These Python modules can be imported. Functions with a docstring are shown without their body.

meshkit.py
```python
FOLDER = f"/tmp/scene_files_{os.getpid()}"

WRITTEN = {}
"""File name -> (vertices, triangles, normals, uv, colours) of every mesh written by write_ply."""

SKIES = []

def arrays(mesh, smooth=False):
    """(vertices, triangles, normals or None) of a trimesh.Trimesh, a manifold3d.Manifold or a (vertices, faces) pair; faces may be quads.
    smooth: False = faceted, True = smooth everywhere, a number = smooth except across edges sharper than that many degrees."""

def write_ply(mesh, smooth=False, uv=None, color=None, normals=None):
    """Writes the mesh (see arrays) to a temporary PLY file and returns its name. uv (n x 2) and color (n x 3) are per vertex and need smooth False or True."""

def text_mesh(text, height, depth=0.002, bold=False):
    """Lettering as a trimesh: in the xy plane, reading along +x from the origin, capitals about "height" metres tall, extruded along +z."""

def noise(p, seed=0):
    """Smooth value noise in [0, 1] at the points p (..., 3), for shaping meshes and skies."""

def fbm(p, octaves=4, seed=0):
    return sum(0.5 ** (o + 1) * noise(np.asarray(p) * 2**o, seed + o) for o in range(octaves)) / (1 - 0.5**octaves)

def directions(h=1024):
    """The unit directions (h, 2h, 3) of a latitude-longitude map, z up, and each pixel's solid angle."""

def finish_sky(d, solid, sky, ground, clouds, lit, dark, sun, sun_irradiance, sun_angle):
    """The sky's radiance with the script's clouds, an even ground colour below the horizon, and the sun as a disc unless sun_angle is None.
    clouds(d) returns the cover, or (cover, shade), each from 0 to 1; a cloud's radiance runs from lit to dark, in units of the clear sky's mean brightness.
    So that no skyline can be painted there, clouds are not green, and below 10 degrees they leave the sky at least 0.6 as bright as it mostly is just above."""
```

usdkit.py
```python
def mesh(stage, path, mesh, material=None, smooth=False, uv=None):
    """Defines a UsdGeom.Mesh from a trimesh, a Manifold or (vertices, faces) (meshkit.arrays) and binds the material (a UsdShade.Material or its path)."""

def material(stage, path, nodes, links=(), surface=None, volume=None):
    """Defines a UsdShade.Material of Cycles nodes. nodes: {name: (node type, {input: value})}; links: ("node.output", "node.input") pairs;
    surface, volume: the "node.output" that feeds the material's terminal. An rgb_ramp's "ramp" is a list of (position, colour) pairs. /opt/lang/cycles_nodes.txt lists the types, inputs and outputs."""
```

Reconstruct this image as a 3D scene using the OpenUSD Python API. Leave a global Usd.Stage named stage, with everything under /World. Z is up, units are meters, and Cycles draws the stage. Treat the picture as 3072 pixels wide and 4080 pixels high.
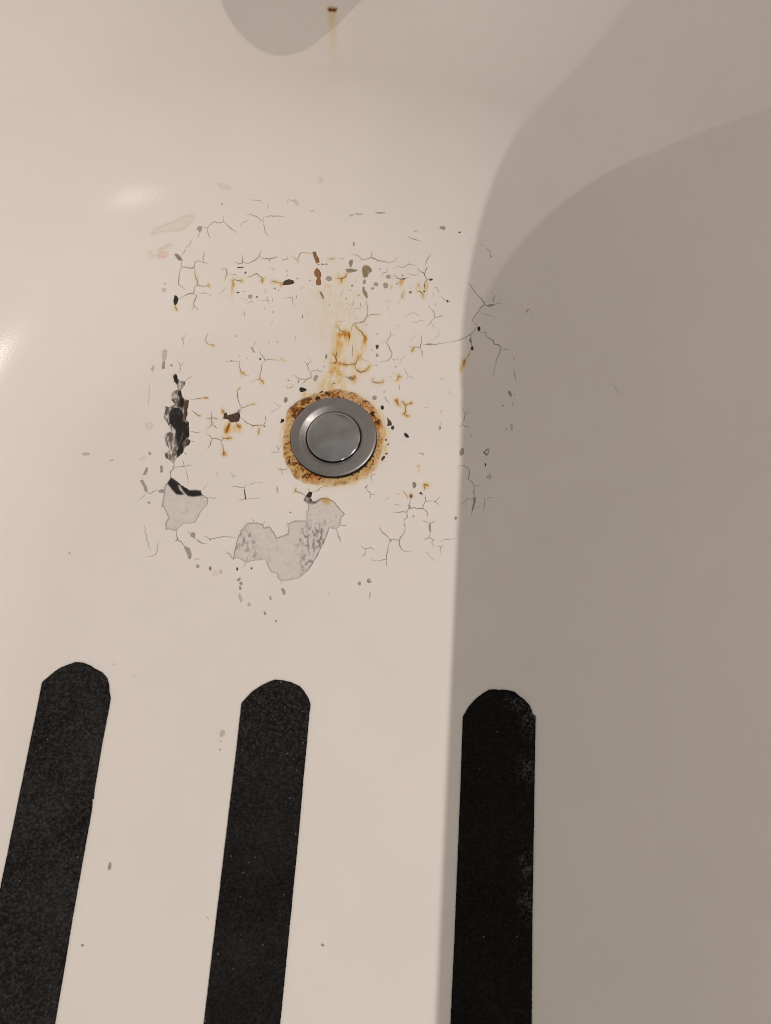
import math, random, numpy as np, trimesh, shapely, usdkit
from shapely.geometry import Polygon, LineString, Point, MultiPolygon, box
from shapely.ops import unary_union
from pxr import Usd, UsdGeom, UsdLux, UsdShade, Gf, Sdf, Vt
from meshkit import noise, fbm

stage = Usd.Stage.CreateInMemory()
UsdGeom.SetStageUpAxis(stage, 'Z'); UsdGeom.SetStageMetersPerUnit(stage, 1.0)
UsdGeom.Xform.Define(stage, '/World'); UsdGeom.Scope.Define(stage, '/World/Looks')

# ------------------------------------------------------------------ camera: a phone held over the tub, tipped 17 degrees towards the drain end
CAM = np.array([0.04674965, -0.24356765, 0.5839842])
RIGHT, UP, BACK = np.array([0.99729475, 0.07013893, 0.02199353]), np.array([-0.07350636, 0.95160726, 0.29839646]), np.array([0.0, -0.29920588, 0.95418858])
cam = UsdGeom.Camera.Define(stage, '/World/camera')
m = Gf.Matrix4d(1.0)
for i, r in enumerate((RIGHT, UP, BACK, CAM)):
    m.SetRow(i, Gf.Vec4d(*map(float, r), 1.0 if i == 3 else 0.0))
cam.AddTransformOp().Set(m)
cam.CreateFocalLengthAttr(24.0); cam.CreateHorizontalApertureAttr(24.0 * 3072 / 3070); cam.CreateVerticalApertureAttr(24.0 * 4080 / 3070)
cam.CreateClippingRangeAttr(Gf.Vec2f(0.01, 50))
cam.CreateExposureAttr(0.0)

# ------------------------------------------------------------------ light: a warm bulb over the right-hand rim, and the bounce of a dim white room
WCRACK = 0.00044
PLATE_UV, PR, PD = (0.018, 0.428), 40, 28
AMBIENT, AMB_COL = 0.375, (1.0, 0.92, 0.825)
BULBS = [((1.779, -0.30, 2.2), 0.013, 0.66), ((1.790, -3.0, 2.2), 0.013, 0.37)]
BULB_POWER, BULB_COL = 1.0, (1.0, 0.885, 0.82)
dome = UsdLux.DomeLight.Define(stage, '/World/room_light')
room = usdkit.material(stage, '/World/Looks/room_bounce', {'b': ('background_shader', {'color': AMB_COL, 'strength': AMBIENT})}, surface='b.background')
UsdShade.MaterialBindingAPI.Apply(dome.GetPrim()).Bind(room)
for i, (p, r, k) in enumerate(BULBS):
    s = UsdLux.SphereLight.Define(stage, '/World/ceiling_bulb' + ('_%03d' % i if i else ''))
    s.CreateRadiusAttr(r); s.CreateNormalizeAttr(True); s.CreateIntensityAttr(60.0 * k * BULB_POWER); s.CreateColorAttr(Gf.Vec3f(*BULB_COL))
    s.AddTranslateOp().Set(Gf.Vec3d(*p))

# ------------------------------------------------------------------ helpers
def M(name, nodes, links, surface='p.BSDF'): return usdkit.material(stage, '/World/Looks/' + name, nodes, links, surface=surface)
used = {}
def numbered(parent, name):
    k = used.get((parent, name), 0); used[(parent, name)] = k + 1
    return f'{parent}/{name}' + (f'_{k:03d}' if k else '')
def thing(name, label, cat, group=None):
    p = UsdGeom.Xform.Define(stage, numbered('/World', name)).GetPrim()
    p.SetCustomDataByKey('label', label); p.SetCustomDataByKey('category', cat)
    if group: p.SetCustomDataByKey('group', group)
    return str(p.GetPath())
def part(name, v, f, mat, parent, n=None, col=None, label=None, smooth=False, extra=None):
    path = numbered(parent, name)
    if n is None:
        g = usdkit.mesh(stage, path, (v, f), mat, smooth)
    else:
        g = usdkit.mesh(stage, path, (v, f), mat)
        g.CreateNormalsAttr(Vt.Vec3fArray.FromNumpy(np.asarray(n, np.float32))); g.SetNormalsInterpolation('vertex')
    pv = UsdGeom.PrimvarsAPI(g)
    if col is not None:
        pv.CreatePrimvar('tint', Sdf.ValueTypeNames.Color3fArray, 'vertex').Set(Vt.Vec3fArray.FromNumpy(np.asarray(col, np.float32)))
    if label: g.GetPrim().SetCustomDataByKey('label', label)
    return path

# ------------------------------------------------------------------ the tub
# ---- the tub's inner surface, unrolled: (u, v) in metres on the flat floor, running on up the walls by arc length.
# The floor's end is nearly a half circle; the corners get squarer towards the rim.
X0, W, RC, YE, YF = -0.015, 0.186, 0.184, 0.0955, -1.12
RF, TH, HT, RR = 0.1439, math.radians(85.75), 0.30, 0.014
KS = 0.1183
ZF = RF * (1 - math.cos(TH)); OF = RF * math.sin(TH); L1 = RF * TH
ZW = HT - RR * (1 - math.cos(TH)) ; L2 = L1 + (ZW - ZF) / math.sin(TH); OW = OF + (ZW - ZF) / math.tan(TH)
L3 = L2 + RR * TH; OR = OW + RR * math.sin(TH)
L4 = L3 + 0.055; L5 = L4 + 0.02 * math.pi / 2; L6 = L5 + 0.33
def profile(d):
    """outward run and height of the wall's section at arc length d"""
    a = np.clip(d / RF, 0, TH)
    o, z = RF * np.sin(a), RF * (1 - np.cos(a))
    k = np.clip(d - L1, 0, L2 - L1); o += k * math.cos(TH); z += k * math.sin(TH)
    b = np.clip((d - L2) / RR, 0, TH); o += RR * (math.sin(TH) - np.sin(TH - b)); z += RR * (np.cos(TH - b) - math.cos(TH))
    o += np.clip(d - L3, 0, L4 - L3)
    c = np.clip((d - L4) / 0.02, 0, math.pi / 2); o += 0.02 * np.sin(c); z -= 0.02 * (1 - np.cos(c))
    z -= np.clip(d - L5, 0, L6 - L5)
    return o, z
def square_up(z): t = np.clip(z / HT, 0, 1); return KS * t * t * (3 - 2 * t) if KS else 0 * t
def place(uv):
    p = np.asarray(uv, float); s = p - [X0, (YE + YF) / 2]; h = np.array([W, (YE - YF) / 2]); sg = np.where(s < 0, -1.0, 1.0)
    q = np.abs(s) - h + RC; m = np.maximum(q, 0); ln = np.linalg.norm(m, axis=1)
    d = ln + np.minimum(q.max(1), 0) - RC
    n = m / np.maximum(ln, 1e-9)[:, None]
    o, z = profile(np.clip(d, 0, L6)); top = np.clip(d, 0, L3); _, zt = profile(top)
    k = 1 + np.where(d > L3, KS, square_up(zt)) * (2 * n[:, 0] * n[:, 1]) ** 2
    r = np.where(d <= 0, ln, (RC + o) * k)
    base = np.where(q > 0, 0, q)      # along the straight sides nothing moves
    pos = np.where(q.max(1)[:, None] <= 0, np.abs(s), h - RC + base + n * r[:, None])
    return np.c_[pos * sg + [X0, (YE + YF) / 2], np.where(d <= 0, 0, z)], d
def surface(uv):
    """points and normals of the tub at unrolled places uv, and how far past the floor's edge they lie"""
    uv = np.asarray(uv, float); P, d = place(uv); N = np.tile([0.0, 0.0, 1.0], (len(P), 1)); w = np.nonzero(d > -.0005)[0]
    if len(w):
        e = 1e-4; a = uv[w]
        N[w] = np.cross(place(a + [e, 0])[0] - place(a - [e, 0])[0], place(a + [0, e])[0] - place(a - [0, e])[0])
        N[w] /= np.linalg.norm(N[w], axis=1, keepdims=True) + 1e-15
    return P, N, d
CRACKS = '''
1 n:-11039,18706 -10987,18145 -11524,17937 -11781,17990 -11980,17920 -12210,17540 -12703,17342|-10987,18145 -10604,17869 -10181,17644 -9810,17427|-12309,17504 -12286,17126 -12003,16644
.8 n:-12912,16973 -13054,16518|-13499,16422 -13661,15836 -13994,15584|-14043,15575 -14115,15176 -14340,14844
1 n:-9073,18928 -8719,19061 -8090,18905 -7660,18604 -7577,18997|-7660,18604 -7513,18189 -7408,17815 -7128,17459|-7577,18997 -7116,19119 -6339,19189 -5712,19179
.6 n:-8902,18637 -8998,18499 -9398,18282 -9585,17969
.7 n:-8776,20217 -7949,20232 -7678,19983
.7 n:-7370,20068 -7195,19663
.6 n:-5654,20168 -5568,20603 -5042,20562 -4713,20214
1.3 n:-14346,14648 -14233,14080 -14192,13940 -13879,14023 -13526,13983 -13187,14138 -13123,14612 -12827,14690 -12468,14619 -12011,14591|-12468,14619 -12501,15057 -12432,15508|-14192,13940 -14384,13462 -14344,12971 -14375,12516 -13989,12327 -13723,12146
1.2 s:-13187,14138 -13108,13773 -13018,13287 -12794,13020 -12764,12670 -12361,12679 -11963,12757 -11642,12557|-11963,12757 -11899,12950|-12764,12670 -12959,12590 -13056,12321 -13053,11964 -13495,11845 -14246,11319|-13053,11964 -12737,11805 -12877,11475 -12961,10996 -13014,10518|-12961,10996 -12465,10572
.8 n:-12601,11979 -12212,12138 -11807,12143
.8 n:-11790,11959 -11492,12031
1.2 s:-9909,15091 -9435,14924 -9173,15118 -9257,15724|-9173,15118 -8677,15100 -8182,15381 -7843,15701 -7788,15956 -7644,16270|-7774,15759 -7370,15606 -6959,15652 -6347,15819 -6340,16019|-6959,15652 -6890,15409
1 n:-5989,15906 -5714,15684 -5358,15819 -5330,16172
1 s:-5013,16123 -4522,15798 -4199,16458 -3259,16508
1.4 s:-10974,14314 -10519,14358 -10432,14168 -10471,13759 -10573,13389
.9 n:-10133,14007 -9726,14040 -9509,13885
1.2 r:-10033,13409 -9689,13576 -9069,13530 -9132,13676|-9885,13479 -9660,12994
1.3 s:-8737,13878 -8288,14054 -7950,14359 -7401,13950 -7100,14065
1.8 r:-7401,13950 -7358,13676
1.3 r:-6604,13705 -6458,13824 -5772,13686
1 n:-5563,12440 -4691,12574 -4654,12147 -4413,11789
1.3 n:-3730,11133 -3642,10749
.8 n:-8686,11046 -8648,10670 -8548,10407
.8 n:-8490,11659 -8107,11968 -7985,11767
.8 n:-7442,12039 -6674,12117 -6624,11799|-6810,12477 -6756,12109
1.3 n:-4348,12819 -4304,12555
1.3 n:-6381,12307 -6377,12040
.9 n:-13234,8412 -13579,7936 -13433,7572 -13294,7280|-13737,7993 -13579,7936
1.1 s:-11448,8725 -11649,8040 -11418,7672 -10842,7555
1.6 r:-14472,10667 -14363,10478 -14219,10240
.6 n:-10894,12162 -10344,12855
1 r:-1861,16160 -1547,16162 -1237,16204
.8 n:-972,16172 -658,16193 -403,16310
1.2 s:107,16590 631,16619 905,16436 1071,16295 1490,16316 1903,16464 2222,16399 2497,16191 2863,16225 3291,16092 3917,16181 4161,16543|1903,16464 1859,16878
.8 n:3846,15561 4042,15817 4676,15734 5239,15994 5925,15906|5239,15994 5256,16291
.7 n:2635,14757 2887,14920 2924,15175 3386,15344 3419,15697
1.3 n:5933,15757 6212,15414 6586,15269 6648,15070 6797,14823 7133,14775|6588,15219 6678,15517 6870,15864|6797,14823 6751,14521
1 n:6658,15912 6689,16354 6937,16646 7104,16908
.7 n:5114,15395 5337,15150 5862,15110 6113,15313
1.4 s:3925,15111 4201,14868 4522,14756 4834,14786 5244,14947|4785,14734 4725,14499
1.5 r:-1021,14544 -600,14522 -201,14806 -110,15016|-600,14522 -586,14316
.9 n:-896,15015 -883,14811
1.5 r:5988,13799 6303,13755 6523,13555 6596,13198
1.2 r:6110,14411 6106,14107
1.2 r:6683,14621 6642,14218 6638,13914
.9 n:7425,14176 7688,14128 7860,13827 8027,13626
1 n:8092,13373 8362,13172 8680,13021 9030,12860
.7 n:7398,13722 7472,13316
1 n:7092,12693 7214,12385 7597,12030 7679,11509 7436,11238 7249,10913 7003,10712|7679,11509 8034,11622 8438,11786
.7 n:7671,12550 7705,12859
.8 r:4946,13770 4760,13402 4776,13144
.6 n:4453,12502 4581,12927
1.3 s:1669,12781 1765,12466 1866,11934 1849,11332 1650,10932 1302,10740 992,10717 647,10499 630,10066 453,9706|1849,11332 2174,11573 3054,11627
1.5 r:453,9706 33,9788 -337,9873 -710,10359|898,10597 1140,10163 1523,9907 1760,9523 2099,9146|453,9706 533,9132
1.1 n:796,8690 895,8120 871,7544
1.7 r:-749,7582 -531,7428 -384,6926 -773,6723|-384,6926 -9,6729 557,6662 1159,6791 1428,7247 1497,7653|-465,7835 -409,7438|1160,6769 1354,6274 1728,6044 2218,6288 2533,6825
.6 n:1566,7430 2415,7043
1.2 n:3930,10251 3973,9637 3740,9278 3759,8992 4000,8493 4236,8051 4238,7707 3973,7399 3224,7143
1.2 s:6635,9970 6654,9144 6550,8825 6090,8771 5601,8872|6550,8825 6776,8481 6853,8035
1.5 r:6090,8771 5961,8364
.8 n:6738,9116 7763,9152 8573,9353 9080,9458
1.2 n:-7025,7408 -6718,6975 -6362,6548 -6169,6644 -5201,6644|-6362,6548 -6638,6128 -6626,5338 -6640,4775 -7047,4630 -7319,4384
1.4 r:-6640,4775 -6383,4572 -6251,4304
1 n:-3072,6762 -2774,6332 -2555,5671|-2774,6332 -2645,6774
1.4 s:-3839,5341 -3352,5044 -2745,5037 -2360,5237 -2415,5795 -1877,6009 -1838,6125|-3347,4988 -3407,4592|-2789,4978 -2958,4651
.8 n:-2028,5996 -1503,5814 -1499,5983
.8 n:-4488,4783 -3886,4832|-4205,4974 -4175,4697
1 s:-4339,4348 -4215,4136 -3822,4223 -3801,4504
.7 n:-5164,2732 -4725,2384 -4490,2513|-4670,2334 -5084,2027 -5442,1672
1.4 r:492,5639 759,5492 1163,5502 1345,5765
1.5 r:2724,5652 2749,5317 3112,5201 3613,5276 3799,5515
1.2 r:4825,6106 4907,5943 5194,5911|4907,5943 4905,5662 4713,5500
1.2 n:3901,4073 4082,3645 4331,3390
2 r:4875,3820 5000,3444 5181,3294
1.6 r:5236,3684 5493,3594 5710,3336 5950,3521 6195,3618|5710,3336 5744,2790 5558,2557 5970,2372
.8 n:-1482,12349 -1403,12030
1 n:1161,12589 1220,12217
1.2 n:-3717,11127 -3634,10799
.8 n:3887,11620 3929,11460
.9 n:4939,18194 5417,18084 6164,17847
.8 n:10393,18136 10554,17969
.8 n:11347,17478 11609,17389
1 n:11822,17189 12193,16886 12232,16629
1.3 n:10272,14545 10648,14241 10977,13790 11357,13335 11842,12826 11882,12626 11700,12580 11411,12186 10979,11584 10923,11278 11183,10969 11456,10814|11882,12626 12159,12588|12613,12702 12643,13194 12662,13467
.7 n:12769,12647 13326,12693
.7 n:12418,13693 12375,13499
1.3 n:11474,10454 11703,10350 12060,10317 12147,9988 12438,9831 12773,9571 12783,9365 13171,9259 13361,9051 13388,8896 13303,8535 13122,8067 12991,7595 12952,7331
.7 n:12952,7331 12913,6324
.7 n:13388,8896 13842,8869 14196,8812
1.2 n:11358,10732 11198,10661 11038,10402 10793,10193 10352,9821 9802,9598 9142,9494|10793,10193 10829,9881|10870,9462 10970,9094|10905,8743 10780,8399 10592,8071
.6 n:11625,11981 12815,11581
1.3 r:10613,8072 10410,7632
.9 n:14520,8212 14518,7749
.9 n:14560,7180 14659,6661 14752,6036
.9 n:15920,11598 15848,11379
.8 n:14561,4350 14520,4084 14626,3875
.8 n:5356,6762 5756,6059 5628,5655|5759,6003 6225,5872
.9 n:5048,5215 5064,4658
1.1 n:10372,3490 10574,3266 10699,2989 10651,2650 10509,2258 10506,1897 10137,1753|10699,2989 11090,3087|10506,1897 11052,1779
1 n:8700,3163 8685,2922
.7 n:8666,2062 8654,1777
.8 n:11201,1272 11232,898
1 n:6973,-838 7320,-884
1.8 r:7596,-3527 7719,-3445 7980,-3560|7643,-3614 7683,-3880
1.2 s:5894,-4181 6207,-4443 6358,-4833
.8 n:5481,-4339 5775,-4566
1.3 n:6611,-4813 6543,-5085 6483,-5488 6491,-5620 6862,-5486 7248,-5606 7621,-5515 7650,-5265 7775,-4945 8427,-4806|7775,-4945 7771,-4411|7621,-5515 7928,-5730 8077,-6158|6491,-5620 6340,-5897 5882,-5959 5342,-6062|6340,-5897 6420,-6110 6412,-6375 6211,-6521 6167,-6744
.8 n:8721,-4783 8917,-4456|8602,-4925 8951,-5164
1.3 n:6358,-7121 6302,-7560 6017,-8057 5912,-8367 5978,-8748 6206,-9072 6459,-9139 6869,-9090|5912,-8367 5653,-8214 5325,-8282
1.2 n:5157,-8252 4799,-7891 4449,-7658 4259,-7326
1.3 n:5150,-8511 5083,-8987 5031,-9418 4981,-9889 4580,-10046 4256,-10113|4984,-9931 5048,-10264 5127,-10444
1 n:7634,-6499 8191,-6719|8274,-6712 8682,-6506
1.1 n:8332,-7491 8226,-7845 8635,-8030 8460,-8344 8708,-8643|8228,-7888 7851,-8132
.8 n:9099,-8166 9422,-7969 10330,-7796
.8 n:9191,-9187 9164,-8634 8866,-8485|9164,-8634 9377,-8403
.6 n:7948,-9153 8237,-9132 8374,-9377 8850,-9807
.7 n:5167,-5325 5673,-5330 5852,-5493
.6 n:4600,-5058 4875,-4770
1.2 n:10207,-1962 10367,-1674 10663,-1578 10969,-1719 11236,-1972 11222,-2292 11093,-2711 11445,-3001 11669,-3299 12135,-3236|11669,-3299 11600,-3754 11711,-4015 11702,-4239
.9 n:11583,-4471 11031,-4425 11022,-4604 10793,-4800 10541,-4846
.8 n:11540,-5583 11482,-5852
.7 n:11776,-5123 12238,-5069
.7 n:12461,-4135 12521,-4666 12423,-5559
.7 n:12554,-4396 12805,-4269 13226,-4183
1.7 n:-12597,-3255 -12542,-3614 -12739,-3992 -12726,-4352 -12667,-4455
1 n:-12542,-3614 -11760,-3444 -11062,-3270|-11760,-3444 -11922,-2928
.7 n:-11715,-3458 -11344,-4243 -11175,-4993
1.2 s:-12190,2388 -11555,2535 -10963,2680 -10560,2616
.9 n:-13452,4664 -13343,5115 -13350,5460 -13094,5827|-13350,5460 -13582,5833
.8 n:-12741,4037 -12529,4396 -12121,4626
1.1 n:-11742,-372 -11522,-402 -10869,-443
1 n:-11974,-2291 -11711,-2454
1 n:-11529,-1240 -11261,-1312
.9 n:-12196,654 -12027,686
1.4 s:-11793,1464 -11451,1206 -11027,975
1.2 s:-10237,1541 -10153,931 -10032,374 -10389,-171|-10032,374 -9551,18|-10153,931 -10618,846|-10153,931 -9717,919 -9655,782
1.2 s:-10393,-452 -10062,-659 -9817,-872 -9428,-887 -9045,-1043 -8923,-801 -9039,-577|-9817,-872 -9948,-1485 -10115,-1822|-9045,-1043 -9008,-1318 -8794,-1763 -8687,-2123
1.5 r:-8923,-801 -8580,-783 -8287,-722
1.8 r:-8765,-1853 -8660,-2259
1.4 r:-9450,1843 -9332,1614 -9188,1512
1.4 s:-7865,1590 -7815,2023 -7401,2200 -6784,2518|-7815,2023 -8098,2527 -8245,2996 -8379,3565 -8135,3857
1.5 s:-7817,1214 -7409,868 -6712,499 -6332,577 -5816,618 -5720,909 -5656,1103 -5484,1117|-5705,1146 -5743,1475|-6712,499 -6733,309
1.3 r:-6095,407 -6162,26 -6108,-203
3 r:-8593,631 -8667,202 -8734,-272
2 r:-8041,723 -7902,310 -7650,377
1.2 s:-8484,6257 -8472,5812 -8322,5330 -7835,4976 -7534,5050
.8 n:-9726,6224 -9233,6195 -8440,6261
.8 n:-7507,7739 -7357,8357
.6 n:-15630,3653 -15527,2310 -15439,1551
1.1 n:-14425,-5871 -13991,-5953 -13858,-5738 -13449,-5662
.8 n:-14411,-5959 -14841,-6655
1.1 n:-7750,-4842 -7282,-4868 -6772,-4891 -6557,-4588
.8 n:-6378,-4663 -5950,-4361
.9 n:-7063,-5919 -6814,-5900 -6528,-5833 -6267,-5902
.7 n:-6450,-5783 -5370,-5672
.5 n:-5989,-4382 -5060,-4363
.8 n:-4152,-4534 -4033,-4838 -3998,-5148
.7 n:-8030,-3667 -7690,-4002 -7365,-3886|-7709,-4184 -7690,-4002
.7 n:-9003,-3698 -9002,-4150
.7 n:-10079,-5399 -9795,-5020 -9479,-4861
.8 n:-9454,-5954 -8741,-5943
.9 n:-4564,-1013 -4423,-1279 -4405,-1634 -4192,-1696|-4405,-1634 -4957,-1757|-4423,-1279 -4264,-1385
1.1 s:-3434,-2931 -3634,-3103 -4000,-3093 -4222,-3071|-3887,-3123 -3836,-3585
.8 n:-4130,-4534 -4087,-4914 -3950,-5171
1.3 s:-1739,-5228 -2125,-4990 -2644,-4878 -2767,-5079|-2644,-4878 -2564,-4604
1.2 s:-1530,-4791 -1592,-4528
1.1 s:-1275,-4810 -851,-4700 -693,-4458 -242,-4230
1 n:3764,-2911 3367,-2981 3279,-3260 3456,-3672
1 n:2946,-4135 3423,-4673 3783,-4645|3423,-4673 3341,-5023
1 n:-4859,-7792 -4744,-7496
.9 n:-5635,-7712 -5740,-7398
.9 n:-2953,-7706 -3108,-7588
1 n:1188,-7431 1752,-7388
1.1 n:911,-7782 1123,-8302 1444,-8836
1.1 n:-6861,-10786 -7200,-10389 -7513,-10201
1 n:-5812,-10976 -5964,-11391
.8 n:-2968,-12225 -2938,-12496
1 n:2917,-8921 3354,-9204 3673,-9052 4059,-9236|3354,-9204 3342,-9589 3116,-9860
.8 n:3870,-10015 4248,-10113
.6 n:787,-12754 894,-13034
.8 n:-14125,-8564 -13786,-9528 -13445,-10355 -13253,-10527
.9 n:-12828,-9840 -12795,-10306 -12820,-10816 -13215,-11015 -13606,-11129
1.6 n:-11555,-8885 -11393,-9516 -11029,-9745 -10746,-9979|-11393,-9516 -11483,-9737
1.2 n:-10105,-9290 -9741,-9519 -9385,-9705 -9056,-9697
.9 n:-10441,-8972 -10629,-8814
1 n:-9418,-9177 -9174,-9150 -8860,-9323 -8383,-9184 -7907,-9036 -7500,-8987 -6825,-9082
.8 n:-9843,-11096 -9683,-10958 -9403,-11021
.6 n:-12204,-9877 -12013,-9777
.5 n:-13310,-19512 -13176,-19541
.6 n:-13011,-20138 -12812,-20174
.5 n:-14665,-19522 -14623,-19391 -14480,-19470
.5 n:-5432,-35663 -5227,-35861
.4 n:22616,5351 22985,4825 23169,4506
.4 n:25441,-9945 25535,-10164
'''
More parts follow.
